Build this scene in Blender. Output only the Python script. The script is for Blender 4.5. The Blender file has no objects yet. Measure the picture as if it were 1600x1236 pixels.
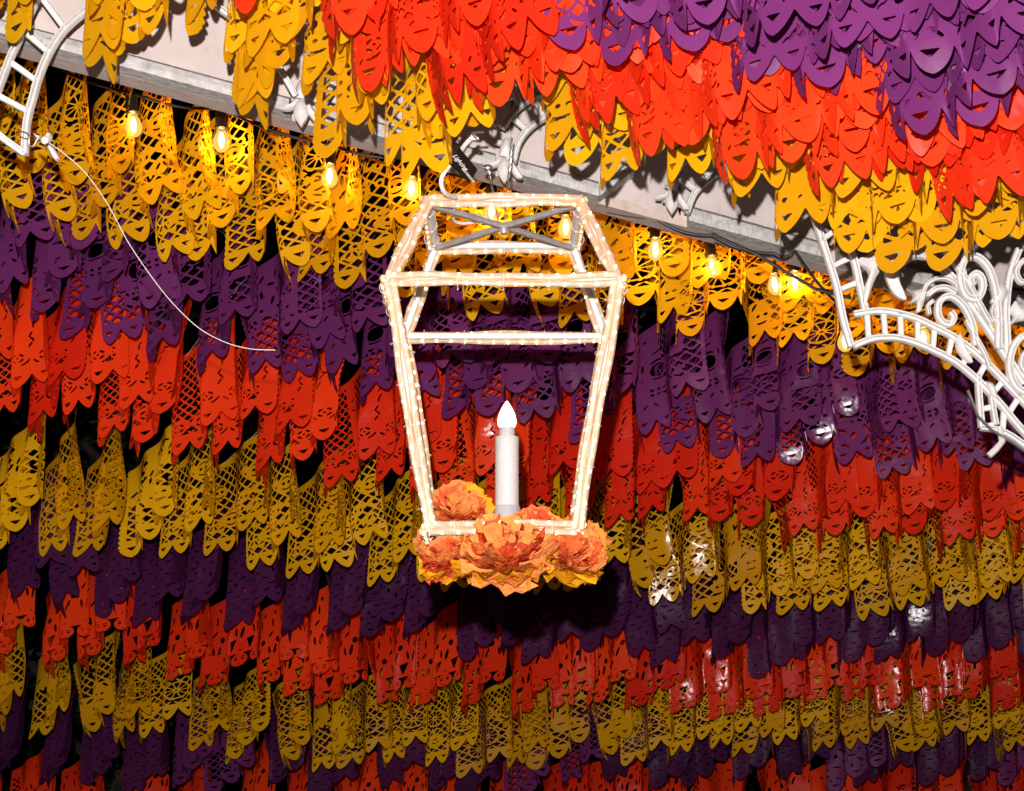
import bpy, math, random
import numpy as np
from mathutils import Vector, Matrix

random.seed(11)
R = random.Random(11)
PI = math.pi
C = bpy.context.scene.collection
scene = bpy.context.scene

# ---------------------------------------------------------------- camera, light, exposure
PITCH = math.radians(12.0)
CAM = Vector((0.0, 0.0, 1.6))
F = 2600.0                      # focal length in pixels of the 1600 px wide photograph
cam = bpy.data.cameras.new("camera")
cam.sensor_width = 36.0
cam.lens = F * 36.0 / 1600.0
cam.clip_start = 0.05
cam.clip_end = 400.0
cam_o = bpy.data.objects.new("camera", cam)
C.objects.link(cam_o)
cam_o.location = CAM
cam_o.rotation_euler = (PI / 2 + PITCH, 0, 0)
scene.camera = cam_o
FWD = Vector((0, math.cos(PITCH), math.sin(PITCH)))
UPC = Vector((0, -math.sin(PITCH), math.cos(PITCH)))
RGT = Vector((1, 0, 0))

scene.view_settings.view_transform = 'Standard'
scene.view_settings.look = 'None'
scene.view_settings.exposure = 0.0
scene.view_settings.gamma = 1.0
scene.view_settings.use_curve_mapping = False
scene.cycles.max_bounces = 7
scene.cycles.diffuse_bounces = 3
scene.cycles.glossy_bounces = 2
scene.cycles.transparent_max_bounces = 12
scene.cycles.sample_clamp_indirect = 4.0
scene.cycles.use_denoising = True

world = bpy.data.worlds.new("World")
scene.world = world
world.use_nodes = True
wn = world.node_tree
wn.nodes.clear()
sky = wn.nodes.new("ShaderNodeTexSky")
sky.sky_type = 'NISHITA'
sky.sun_disc = False
sky.sun_elevation = math.radians(-4.0)       # night: the sun is well down
sky.sun_rotation = math.radians(200)
bg = wn.nodes.new("ShaderNodeBackground")
bg.inputs['Strength'].default_value = 0.02
wo = wn.nodes.new("ShaderNodeOutputWorld")
wn.links.new(sky.outputs[0], bg.inputs['Color'])
wn.links.new(bg.outputs[0], wo.inputs['Surface'])

# the photographer's flash, in the hot shoe above the lens
fl = bpy.data.lights.new("camera_flash", 'POINT')
fl.energy = 850.0
fl.color = (1.0, 0.95, 0.92)
fl.shadow_soft_size = 0.016
flo = bpy.data.objects.new("camera_flash", fl)
C.objects.link(flo)
flo.location = CAM + Vector((-0.055, -0.03, 0.195))


def P(px, py, Z):
    """point at pixel (px,py) of the 1600x1236 photograph, Z metres along the view axis"""
    return CAM + (RGT * ((px - 800) / F) + UPC * ((618 - py) / F) + FWD) * Z


def PY(px, py, Y):
    """point at pixel (px,py) on the upright plane y = Y"""
    d = RGT * ((px - 800) / F) + UPC * ((618 - py) / F) + FWD
    return CAM + d * (Y / d.y)


# ---------------------------------------------------------------- helpers
def tag(o, label=None, cat=None, group=None, kind=None):
    if label: o['label'] = label
    if cat: o['category'] = cat
    if group: o['group'] = group
    if kind: o['kind'] = kind
    return o


def empty(name, loc, label, cat, group=None):
    o = bpy.data.objects.new(name, None)
    C.objects.link(o)
    o.location = loc
    o.empty_display_size = 0.05
    return tag(o, label, cat, group)


class MB:
    """collects verts/faces in world space, builds ONE mesh object"""
    def __init__(self):
        self.v = []; self.f = []; self.uv = {}; self.sm = True

    def add(self, vs, fs):
        b = len(self.v)
        self.v += [Vector(p) for p in vs]
        self.f += [tuple(b + i for i in f) for f in fs]

    def box(self, c, ax, ay, az):
        c, ax, ay, az = map(Vector, (c, ax, ay, az))
        vs = [c + ax * x + ay * y + az * z for z in (-1, 1) for y in (-1, 1) for x in (-1, 1)]
        self.add(vs, [(0, 2, 3, 1), (4, 5, 7, 6), (0, 1, 5, 4), (2, 6, 7, 3), (0, 4, 6, 2), (1, 3, 7, 5)])

    def bar(self, a, b, w, d, up=None):
        """rectangular bar with small chamfers from a to b"""
        self.sweep([a, b], [(x * w, y * d) for x, y in SEC8], nrm=up)

    def sweep(self, pts, sec, nrm=None, closed=False, scale=None, cap=True, ulen=False):
        pts = [Vector(p) for p in pts]
        n = len(pts); k = len(sec)
        vs = []
        prev = None
        for i, p in enumerate(pts):
            if closed:
                t = pts[(i + 1) % n] - pts[i - 1]
            else:
                t = pts[min(i + 1, n - 1)] - pts[max(i - 1, 0)]
            if t.length < 1e-9: t = Vector((0, 0, 1))
            t.normalize()
            ref = Vector(nrm) if nrm is not None else (prev if prev is not None else (Vector((0, 0, 1)) if abs(t.z) < .9 else Vector((0, 1, 0))))
            b = ref - t * ref.dot(t)
            if b.length < 1e-6: b = t.orthogonal()
            b.normalize()
            if nrm is None: prev = b
            a = t.cross(b)
            s = scale[i] if scale else 1.0
            vs += [p + (a * x + b * y) * s for x, y in sec]
        fs = []
        m = n if closed else n - 1
        for i in range(m):
            for j in range(k):
                i2 = (i + 1) % n; j2 = (j + 1) % k
                fs.append((i * k + j, i * k + j2, i2 * k + j2, i2 * k + j))
        if cap and not closed:
            fs.append(tuple(reversed(range(k))))
            fs.append(tuple((n - 1) * k + j for j in range(k)))
        self.add(vs, fs)

    def tube(self, pts, r, seg=8, **kw):
        self.sweep(pts, [(r * math.cos(2 * PI * i / seg), r * math.sin(2 * PI * i / seg)) for i in range(seg)], **kw)

    def lathe(self, c, prof, seg=20, axis=(0, 0, 1)):
        c = Vector(c); ax = Vector(axis).normalized()
        q = Vector((0, 0, 1)).rotation_difference(ax)
        vs = []
        for r, z in prof:
            for i in range(seg):
                vs.append(c + q @ Vector((r * math.cos(2 * PI * i / seg), r * math.sin(2 * PI * i / seg), z)))
        fs = []
        for a in range(len(prof) - 1):
            for i in range(seg):
                j = (i + 1) % seg
                fs.append((a * seg + i, a * seg + j, (a + 1) * seg + j, (a + 1) * seg + i))
        self.add(vs, fs)

    def ball(self, c, r, s=(1, 1, 1), seg=8, rings=5):
        c = Vector(c)
        vs = []; fs = []
        for a in range(rings + 1):
            th = PI * a / rings
            for i in range(seg):
                ph = 2 * PI * i / seg
                vs.append(c + Vector((r * s[0] * math.sin(th) * math.cos(ph), r * s[1] * math.sin(th) * math.sin(ph), r * s[2] * math.cos(th))))
        for a in range(rings):
            for i in range(seg):
                j = (i + 1) % seg
                fs.append((a * seg + i, (a + 1) * seg + i, (a + 1) * seg + j, a * seg + j))
        self.add(vs, fs)

    def build(self, name, mat, parent=None, smooth=True, origin=None):
        me = bpy.data.meshes.new(name)
        og = Vector(origin) if origin is not None else (parent.location.copy() if parent is not None and parent.parent is None else Vector((0, 0, 0)))
        if parent is not None and parent.parent is not None:
            og = parent.matrix_parent_total + Vector((0, 0, 0))
        me.from_pydata([tuple(v - og) for v in self.v], [], self.f)
        me.update()
        if smooth:
            me.polygons.foreach_set('use_smooth', [True] * len(me.polygons))
            try: me.set_sharp_from_angle(angle=math.radians(40))
            except Exception: pass
        me.materials.append(mat)
        o = bpy.data.objects.new(name, me)
        C.objects.link(o)
        if parent is None:
            o.location = og
        else:
            o.parent = parent
        return o


SEC8 = [(-1, -.7), (-.75, -1), (.75, -1), (1, -.7), (1, .7), (.75, 1), (-.75, 1), (-1, .7)]
# carved moulding: two ridges with a groove on the side that faces the viewer
SECM = [(-1, .8), (-1, -.55), (-.8, -.95), (-.3, -1), (-.16, -.1), (.16, -.1), (.3, -1), (.8, -.95), (1, -.55), (1, .8)]


def sub(o, mb, name, mat, smooth=True):
    """a sub-part: child of part o (whose own origin is at its thing's origin)"""
    root = o.parent
    me_o = mb.build(name, mat, None, smooth, origin=root.location if root else o.location)
    me_o.location = (0, 0, 0)
    me_o.parent = o
    return me_o


def spline(pts, n=8):
    """Catmull-Rom through 2D/3D points"""
    pts = [Vector(p) for p in pts]
    out = []
    for i in range(len(pts) - 1):
        p0 = pts[max(i - 1, 0)]; p1 = pts[i]; p2 = pts[i + 1]; p3 = pts[min(i + 2, len(pts) - 1)]
        for k in range(n):
            t = k / n
            out.append(0.5 * ((2 * p1) + (p2 - p0) * t + (2 * p0 - 5 * p1 + 4 * p2 - p3) * t * t + (3 * p1 - p0 - 3 * p2 + p3) * t ** 3))
    out.append(pts[-1])
    return out


# ---------------------------------------------------------------- materials
def new_mat(name):
    m = bpy.data.materials.new(name); m.use_nodes = True
    nt = m.node_tree; nt.nodes.clear()
    out = nt.nodes.new("ShaderNodeOutputMaterial")
    return m, nt, out


def pbr(name, col, rough=.5, metal=0, noise=0, nscale=20, bump=0, bscale=60, spec=.5, dirt=None, dscale=8):
    m, nt, out = new_mat(name)
    b = nt.nodes.new("ShaderNodeBsdfPrincipled")
    b.inputs['Base Color'].default_value = (*col, 1)
    b.inputs['Roughness'].default_value = rough
    b.inputs['Metallic'].default_value = metal
    b.inputs['Specular IOR Level'].default_value = spec
    nt.links.new(b.outputs[0], out.inputs[0])
    tc = nt.nodes.new("ShaderNodeTexCoord")
    if noise or dirt:
        n = nt.nodes.new("ShaderNodeTexNoise"); n.inputs['Scale'].default_value = nscale
        n.inputs['Detail'].default_value = 5
        nt.links.new(tc.outputs['Object'], n.inputs['Vector'])
        r = nt.nodes.new("ShaderNodeValToRGB")
        r.color_ramp.elements[0].position = .3; r.color_ramp.elements[1].position = .7
        r.color_ramp.elements[0].color = (*[c * (1 - noise) for c in col], 1)
        r.color_ramp.elements[1].color = (*[min(1, c * (1 + noise * .5)) for c in col], 1)
        nt.links.new(n.outputs[0], r.inputs[0])
        last = r.outputs[0]
        if dirt:
            n2 = nt.nodes.new("ShaderNodeTexNoise"); n2.inputs['Scale'].default_value = dscale
            n2.inputs['Detail'].default_value = 8; n2.inputs['Roughness'].default_value = .7
            nt.links.new(tc.outputs['Object'], n2.inputs['Vector'])
            r2 = nt.nodes.new("ShaderNodeValToRGB")
            r2.color_ramp.elements[0].position = .56; r2.color_ramp.elements[1].position = .72
            r2.color_ramp.elements[0].color = (0, 0, 0, 1); r2.color_ramp.elements[1].color = (.75, .75, .75, 1)
            nt.links.new(n2.outputs[0], r2.inputs[0])
            mx = nt.nodes.new("ShaderNodeMix"); mx.data_type = 'RGBA'
            nt.links.new(r2.outputs[0], mx.inputs[0])
            nt.links.new(last, mx.inputs[6]); mx.inputs[7].default_value = (*dirt, 1)
            last = mx.outputs[2]
        nt.links.new(last, b.inputs['Base Color'])
    if bump:
        n3 = nt.nodes.new("ShaderNodeTexNoise"); n3.inputs['Scale'].default_value = bscale; n3.inputs['Detail'].default_value = 4
        nt.links.new(tc.outputs['Object'], n3.inputs['Vector'])
        bp = nt.nodes.new("ShaderNodeBump"); bp.inputs['Strength'].default_value = bump; bp.inputs['Distance'].default_value = .004
        nt.links.new(n3.outputs[0], bp.inputs['Height']); nt.links.new(bp.outputs[0], b.inputs['Normal'])
    return m


def plastic_sheet(name, col, trans, rough=.3, tfac=.22, hue=(.494, .506)):
    """thin coloured plastic film: glossy front, some light comes through"""
    m, nt, out = new_mat(name)
    b = nt.nodes.new("ShaderNodeBsdfPrincipled")
    oi = nt.nodes.new("ShaderNodeObjectInfo")
    ml = nt.nodes.new("ShaderNodeMath"); ml.operation = 'MULTIPLY'; ml.inputs[1].default_value = 7.31
    fr = nt.nodes.new("ShaderNodeMath"); fr.operation = 'FRACT'
    gt = nt.nodes.new("ShaderNodeMath"); gt.operation = 'GREATER_THAN'; gt.inputs[1].default_value = .90
    nt.links.new(oi.outputs['Random'], ml.inputs[0]); nt.links.new(ml.outputs[0], fr.inputs[0]); nt.links.new(fr.outputs[0], gt.inputs[0])
    sm = nt.nodes.new("ShaderNodeMapRange"); sm.inputs['To Min'].default_value = .05; sm.inputs['To Max'].default_value = .22
    rm = nt.nodes.new("ShaderNodeMapRange"); rm.inputs['To Min'].default_value = rough + .06; rm.inputs['To Max'].default_value = .19
    nt.links.new(gt.outputs[0], sm.inputs['Value']); nt.links.new(gt.outputs[0], rm.inputs['Value'])
    nt.links.new(sm.outputs[0], b.inputs['Specular IOR Level']); nt.links.new(rm.outputs[0], b.inputs['Roughness'])
    hs = nt.nodes.new("ShaderNodeHueSaturation")
    hs.inputs['Color'].default_value = (*col, 1)
    mr = nt.nodes.new("ShaderNodeMapRange")
    mr.inputs['To Min'].default_value = .82; mr.inputs['To Max'].default_value = 1.12
    nt.links.new(oi.outputs['Random'], mr.inputs['Value'])
    nt.links.new(mr.outputs[0], hs.inputs['Value'])
    mh = nt.nodes.new("ShaderNodeMapRange")
    mh.inputs['To Min'].default_value = hue[0]; mh.inputs['To Max'].default_value = hue[1]
    nt.links.new(oi.outputs['Random'], mh.inputs['Value'])
    nt.links.new(mh.outputs[0], hs.inputs['Hue'])
    nt.links.new(hs.outputs[0], b.inputs['Base Color'])
    tc = nt.nodes.new("ShaderNodeTexCoord")
    n = nt.nodes.new("ShaderNodeTexNoise"); n.inputs['Scale'].default_value = 9; n.inputs['Detail'].default_value = 3
    nt.links.new(tc.outputs['Object'], n.inputs['Vector'])
    bp = nt.nodes.new("ShaderNodeBump"); bp.inputs['Strength'].default_value = .35; bp.inputs['Distance'].default_value = .02
    nt.links.new(n.outputs[0], bp.inputs['Height'])
    nt.links.new(bp.outputs[0], b.inputs['Normal'])
    t = nt.nodes.new("ShaderNodeBsdfTranslucent"); t.inputs['Color'].default_value = (*trans, 1)
    mx = nt.nodes.new("ShaderNodeMixShader"); mx.inputs[0].default_value = tfac
    nt.links.new(b.outputs[0], mx.inputs[1]); nt.links.new(t.outputs[0], mx.inputs[2])
    nt.links.new(mx.outputs[0], out.inputs[0])
    return m


def emit(name, col, strength):
    m, nt, out = new_mat(name)
    e = nt.nodes.new("ShaderNodeEmission")
    e.inputs[0].default_value = (*col, 1); e.inputs[1].default_value = strength
    nt.links.new(e.outputs[0], out.inputs[0])
    return m


M_YEL = plastic_sheet("yellow_plastic", (.88, .44, .006), (1.0, .50, .02), .3, .30)
M_RED = plastic_sheet("red_plastic", (.93, .032, .009), (1.0, .05, .01), .27, hue=(.499, .505))
M_PUR = plastic_sheet("purple_plastic", (.165, .028, .138), (.3, .03, .3), .28)
M_PUR_DIM = plastic_sheet("purple_plastic_dimmed", (.078, .014, .070), (.2, .02, .22), .28)  # same purple for the far lower rows, flash falloff put into the colour
M_WHITE = pbr("white_paint", (.80, .77, .75), .42, noise=.08, nscale=30, bump=.5, bscale=70, dirt=(.45, .41, .38), dscale=30)
M_PANEL = pbr("beam_board_paint", (.80, .68, .64), .55, noise=.12, nscale=7, bump=.25, bscale=40, dirt=(.48, .36, .33), dscale=6)
M_LEDGE = pbr("rough_plaster", (.68, .655, .63), .75, noise=.25, nscale=45, bump=.9, bscale=55, dirt=(.22, .20, .19), dscale=26)
M_UNDER = pbr("beam_underside_paint", (.78, .62, .55), .6, noise=.15, nscale=18, bump=.4, bscale=40, dirt=(.36, .27, .23), dscale=14)
M_BLACK = pbr("black_rubber", (.012, .011, .011), .45, bump=.2)
M_WIRE = pbr("steel_wire", (.55, .55, .55), .35, metal=.9)
M_FRAMEW = pbr("white_steel", (.82, .80, .79), .35, noise=.05, bump=.1)
M_CROSS = pbr("grey_steel", (.46, .42, .40), .42, metal=.25, noise=.2, nscale=60, bump=.2)
M_TIE = pbr("clear_nylon", (.75, .72, .68), .3)
M_STRING = pbr("white_string", (.75, .72, .66), .7)
M_CANDLE = pbr("candle_plastic", (.70, .65, .63), .5, noise=.06, nscale=50, bump=.25, bscale=160, dirt=(.52, .48, .47), dscale=90)
M_COLLAR = pbr("candle_collar_plastic", (.55, .54, .54), .4)
M_ALU = pbr("brushed_aluminium", (.58, .57, .60), .35, metal=.15, noise=.1, nscale=30)
M_FLAME = emit("lit_flame_bulb", (1.0, .93, .84), 7.0)
M_FIL = emit("hot_filament", (1.0, .66, .26), 30.0)
M_LED = emit("rope_light_lamp", (1.0, .72, .28), 9.0)
M_TAGB = pbr("black_tape", (.012, .005, .005), .7, spec=.05)
M_TAGT = pbr("white_print", (.62, .62, .60), .5)
M_CORD = pbr("white_cord", (.75, .70, .64), .4)
M_LEAF = pbr("dark_leaf", (.018, .035, .012), .5, noise=.5, nscale=3)
M_GROUND = pbr("asphalt", (.05, .05, .05), .85, noise=.3, nscale=6, bump=.4)


def glass_mat():
    m, nt, out = new_mat("bulb_glass")
    t = nt.nodes.new("ShaderNodeBsdfTransparent"); t.inputs[0].default_value = (1, .93, .74, 1)
    g = nt.nodes.new("ShaderNodeBsdfGlossy"); g.inputs['Roughness'].default_value = .08
    e = nt.nodes.new("ShaderNodeEmission"); e.inputs[0].default_value = (1, .62, .14, 1); e.inputs[1].default_value = 2.2
    fr = nt.nodes.new("ShaderNodeLayerWeight"); fr.inputs[0].default_value = .35
    m1 = nt.nodes.new("ShaderNodeMixShader"); m2 = nt.nodes.new("ShaderNodeMixShader")
    nt.links.new(fr.outputs['Facing'], m1.inputs[0]); nt.links.new(t.outputs[0], m1.inputs[1]); nt.links.new(g.outputs[0], m1.inputs[2])
    m2.inputs[0].default_value = .27
    nt.links.new(m1.outputs[0], m2.inputs[1]); nt.links.new(e.outputs[0], m2.inputs[2])
    nt.links.new(m2.outputs[0], out.inputs[0])
    return m


def rope_mat():
    """clear PVC rope light tube: ribbed, glowing amber inside, glossy outside"""
    m, nt, out = new_mat("rope_light_tube")
    uv = nt.nodes.new("ShaderNodeUVMap")
    mp = nt.nodes.new("ShaderNodeMapping"); mp.inputs['Scale'].default_value = (7, .35, 1)
    nt.links.new(uv.outputs[0], mp.inputs[0])
    n = nt.nodes.new("ShaderNodeTexNoise"); n.inputs['Scale'].default_value = 3; n.inputs['Detail'].default_value = 4
    nt.links.new(mp.outputs[0], n.inputs['Vector'])
    r = nt.nodes.new("ShaderNodeValToRGB")
    r.color_ramp.elements[0].position = .34; r.color_ramp.elements[0].color = (.78, .31, .05, 1)
    r.color_ramp.elements[1].position = .56; r.color_ramp.elements[1].color = (.70, .56, .46, 1)  # pale streaks paint the tube's highlights into its colour
    nt.links.new(n.outputs[0], r.inputs[0])
    b = nt.nodes.new("ShaderNodeBsdfPrincipled")
    b.inputs['Roughness'].default_value = .18
    nt.links.new(r.outputs[0], b.inputs['Base Color'])
    nt.links.new(r.outputs[0], b.inputs['Emission Color'])
    b.inputs['Emission Strength'].default_value = .16
    bp = nt.nodes.new("ShaderNodeBump"); bp.inputs['Strength'].default_value = .8; bp.inputs['Distance'].default_value = .003
    nt.links.new(n.outputs[0], bp.inputs['Height']); nt.links.new(bp.outputs[0], b.inputs['Normal'])
    t = nt.nodes.new("ShaderNodeBsdfTransparent")
    mx = nt.nodes.new("ShaderNodeMixShader"); mx.inputs[0].default_value = .12
    nt.links.new(b.outputs[0], mx.inputs[1]); nt.links.new(t.outputs[0], mx.inputs[2])
    nt.links.new(mx.outputs[0], out.inputs[0])
    return m


M_GLASS = glass_mat()
M_ROPE = rope_mat()

# ================================================================ large structure
g = MB(); g.add([(-60, -30, 0), (60, -30, 0), (60, 120, 0), (-60, 120, 0)], [(0, 1, 2, 3)])
tag(g.build("ground", M_GROUND), kind='structure')

# dark trees that stand behind the banners
def leafy_tree(name, x, y, h, seed, label):
    rr = random.Random(seed)
    t = empty(name, (x, y, 0), label, "tree", "dark trees behind the banners")
    m = MB()
    m.sweep([(x, y, 0), (x + .1, y, h * .3), (x - .05, y + .1, h * .55), (x, y, h * .85)],
            [(.16 * math.cos(a * PI / 4), .16 * math.sin(a * PI / 4)) for a in range(8)], scale=[1, .8, .6, .2])
    for k in range(9):
        a = rr.uniform(0, 2 * PI); z0 = h * rr.uniform(.25, .7)
        m.tube([(x, y, z0), (x + math.cos(a) * h * .16, y + math.sin(a) * h * .16, z0 + h * .12),
                (x + math.cos(a) * h * .3, y + math.sin(a) * h * .3, z0 + h * .16)], .035, 6, scale=[1, .7, .3])
    m.build("trunk", pbr("bark_" + name, (.05, .035, .022), .9, noise=.3, bump=.6), t)
    c = MB()
    cl = [(Vector((x + rr.gauss(0, h * .17), y + rr.gauss(0, h * .17), h * rr.uniform(.1, .98))), rr.uniform(.22, .5)) for _ in range(55)]
    for cc, rad in cl:
        for _ in range(75):
            d = Vector((rr.gauss(0, 1), rr.gauss(0, 1), rr.gauss(0, 1))).normalized() * rad * rr.uniform(.4, 1)
            p = cc + d
            u = Vector((rr.gauss(0, 1), rr.gauss(0, 1), rr.gauss(0, .6))).normalized() * rr.uniform(.04, .07)
            w = u.orthogonal().normalized() * .02
            w.rotate(Matrix.Rotation(rr.uniform(0, PI), 3, u.normalized()))
            c.add([p - u, p + w, p + u, p - w], [(0, 1, 2, 3)])
    tag(c.build("crown", M_LEAF, t, smooth=False), kind=None)
    return t


leafy_tree("leafy_tree", -2.6, 10.9, 5.2, 3, "dark leafy tree behind the banners at the left")
leafy_tree("leafy_tree", .3, 11.2, 5.2, 4, "dark leafy tree behind the banners under the lantern")
leafy_tree("leafy_tree", 2.9, 10.8, 5.0, 5, "dark leafy tree behind the banners at the right")


def palm_frond(px, py, Z, ang, ln, label):
    b = P(px, py, Z)
    t = empty("palm_frond", b, label, "palm leaf", "palm leaves showing between the banners")
    d = RGT * math.cos(ang) + UPC * math.sin(ang)
    nn = RGT * -math.sin(ang) + UPC * math.cos(ang)
    m = MB(); m.tube([b + d * (ln * s) + nn * (-.06 * s * s) for s in (0, .3, .6, 1)], .004, 6, scale=[1, .8, .6, .3])
    m.build("stem", M_LEAF, t)
    l = MB()
    for i in range(26):
        s = .08 + .9 * i / 26
        q = b + d * (ln * s) + nn * (-.06 * s * s)
        for sg in (-1, 1):
            e = q + d * .055 + nn * sg * .14 * (1 - .5 * s) - FWD * .02 - Vector((0, 0, .03))
            w = d * .006
            l.add([q - w, q + w, (q + e) / 2 + w * 1.2, e, (q + e) / 2 - w * 1.2], [(0, 1, 2, 3, 4)])
    tag(l.build("leaflet", pbr("palm_green", (.05, .10, .03), .5), t, smooth=False), kind='stuff')


palm_frond(300, 350, 6.0, .75, .45, "green palm leaf in the dark gap under the yellow sheets at upper left")
palm_frond(1420, 900, 8.0, 1.2, .5, "green palm leaf in the dark gap between lower right rows")
palm_frond(215, 560, 6.6, 1.3, .45, "dim green palm leaf behind the red sheets at left")

# ================================================================ beam with boards
def BY(px):                      # the beam runs away to the right
    return 3.62 + .80 * (px / 1300.0)


def Bp(px, py, off=0.0):
    return PY(px, py, BY(px) + off)


def line_y(px):
    return 71 + .272 * px


beam = empty("fascia_beam", Bp(650, 240), "white painted beam sloping down to the right behind the lantern top", "beam")
X0, X1 = -220, 1760
# boards: each panel of the fascia between the drops
joints = [-220, 478, 800, 1062, 1296, 1530, 1760]
for a, b in zip(joints[:-1], joints[1:]):
    m = MB()
    n = 10
    vs = []
    for i in range(n + 1):
        x = a + 2 + (b - a - 4) * i / n
        for py, off in ((line_y(x) - 19, .05), (line_y(x) - 330, .05), (line_y(x) - 330, .09), (line_y(x) - 19, .09)):
            vs.append(Bp(x, py, off))
    fs = []
    for i in range(n):
        for j in range(4):
            fs.append((i * 4 + j, i * 4 + (j + 1) % 4, (i + 1) * 4 + (j + 1) % 4, (i + 1) * 4 + j))
    m.add(vs, fs)
    m.build("board", M_PANEL, beam, smooth=False)
# backing box
m = MB()
vs = []; fs = []
for i, x in enumerate((X0, 400, 1000, X1)):
    for py, off in ((line_y(x) - 42, .10), (line_y(x) - 360, .10), (line_y(x) - 360, .24), (line_y(x) - 42, .24)):
        vs.append(Bp(x, py, off))
for i in range(3):
    for j in range(4):
        fs.append((i * 4 + j, i * 4 + (j + 1) % 4, (i + 1) * 4 + (j + 1) % 4, (i + 1) * 4 + j))
m.add(vs, fs); m.build("backing", M_PANEL, beam, smooth=False)


def ledge(p0, p1, h, name="ledge", rough=.0003):
    """rough plaster lip: front face, sloped top, underside, along px points"""
    m = MB(); rr = random.Random(int(p0[0]))
    n = max(8, int(abs(p1[0] - p0[0]) / 2.5))
    vs = []; fs = []
    for i in range(n + 1):
        t = i / n
        x = p0[0] + (p1[0] - p0[0]) * t; y = p0[1] + (p1[1] - p0[1]) * t
        B = Bp(x, y)
        j = lambda: Vector((rr.gauss(0, rough), rr.gauss(0, rough), rr.gauss(0, rough)))
        s = BY(x) / F
        vs += [B + Vector((0, .048, .0)) , B + Vector((0, -.012, 0)) + j(), B + Vector((0, -.015, h * .35 * s)) + j(),
               B + Vector((0, -.012, h * .7 * s)) + j(), B + Vector((0, .012, h * s)) + j(), B + Vector((0, .048, (h + 3) * s))]
    for i in range(n):
        for k in range(6):
            fs.append((i * 6 + k, (i + 1) * 6 + k, (i + 1) * 6 + (k + 1) % 6, i * 6 + (k + 1) % 6))
    fs.append(tuple(range(6))); fs.append(tuple(reversed([n * 6 + k for k in range(6)])))
    m.add(vs, fs)
    return m.build(name, M_LEDGE, beam, smooth=False)


def under(p0, p1, d0=0.049, d1=.125):
    m = MB(); vs = []; fs = []
    n = 12
    for i in range(n + 1):
        x = p0[0] + (p1[0] - p0[0]) * i / n; y = p0[1] + (p1[1] - p0[1]) * i / n
        B = Bp(x, y)
        vs += [B + Vector((0, d0, .0)), B + Vector((0, d1, .0)), B + Vector((0, d1, .03)), B + Vector((0, d0, .03))]
    for i in range(n):
        for k in range(4):
            fs.append((i * 4 + k, (i + 1) * 4 + k, (i + 1) * 4 + (k + 1) % 4, i * 4 + (k + 1) % 4))
    m.add(vs, fs)
    m.build("underside", M_UNDER, beam, smooth=False)


UL = 17
under((X0, line_y(X0) - UL), (X1, line_y(X1) - UL))
ledge((-200, line_y(-200) - UL), (452, line_y(452) - UL), 31)
ledge((492, line_y(492) - UL), (774, line_y(774) - UL), 30)
ledge((812, line_y(812) - UL), (936, line_y(936) - UL), 30)
ledge((937, line_y(937) - UL - 1), (992, 268), 20)
ledge((1076, line_y(1076) - UL), (1292, line_y(1292) - UL), 31)
ledge((1310, line_y(1310) - UL), (1700, line_y(1700) - UL), 31)


# ---- carved fretwork arches in front of the boards
def rail(pts, hw, name, parent, Yf, hd=.010, sec=SECM, n=6, mat=None):
    """pts in photo pixels; hw half width in px"""
    sp = spline([(p[0], p[1], 0) for p in pts], n)
    w3 = [PY(p.x, p.y, Yf(p.x)) for p in sp]
    m = MB()
    s = Yf(pts[0][0]) / F * hw
    m.sweep(w3, [(x * s, y * hd) for x, y in sec], nrm=(0, 1, 0))
    return m.build(name, mat or M_WHITE, parent)


def fret(name, org, label, Yf, rails, rungs, group=None, cat="ornament"):
    t = empty(name, PY(org[0], org[1], Yf(org[0])), label, cat, group)
    for pts, hw in rails:
        rail(pts, hw, "rail", t, Yf)
    for a, b, hw in rungs:
        rail([a, b], hw, "rung", t, lambda x, f=Yf: f(x) + .004, hd=.008, sec=SEC8, n=2)
    return t


def leaf_shape(out, parent, Yf, name="petal", thick=.014, dome=.35, mat=None):
    """closed outline in px -> domed solid leaf"""
    pts = spline([(p[0], p[1], 0) for p in out + [out[0]]], 4)[:-1]
    cx = sum(p.x for p in pts) / len(pts); cy = sum(p.y for p in pts) / len(pts)
    m = MB(); vs = []
    k = len(pts)
    for s, o in ((1, .012), (1, -.002), (.72, -.008), (.3, -.013)):
        for p in pts:
            vs.append(PY(cx + (p.x - cx) * s, cy + (p.y - cy) * s, Yf(cx)) + Vector((0, o, 0)))
    vs.append(PY(cx, cy, Yf(cx)) + Vector((0, -.014, 0)))
    fs = []
    for r in range(3):
        for i in range(k):
            j = (i + 1) % k
            fs.append((r * k + i, r * k + j, (r + 1) * k + j, (r + 1) * k + i))
    for i in range(k):
        fs.append((3 * k + i, 3 * k + (i + 1) % k, 4 * k))
    fs.append(tuple(reversed(range(k))))
    m.add(vs, fs)
    return m.build(name, mat or M_WHITE, parent, smooth=True)


def ell(cx, cy, a, b, t0, t1, n=9):
    return [(cx + a * math.cos(math.radians(t0 + (t1 - t0) * i / (n - 1))), cy - b * math.sin(math.radians(t0 + (t1 - t0) * i / (n - 1)))) for i in range(n)]


FY = lambda px: BY(px) - .10
GA = "carved white arches along the beam"
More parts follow.
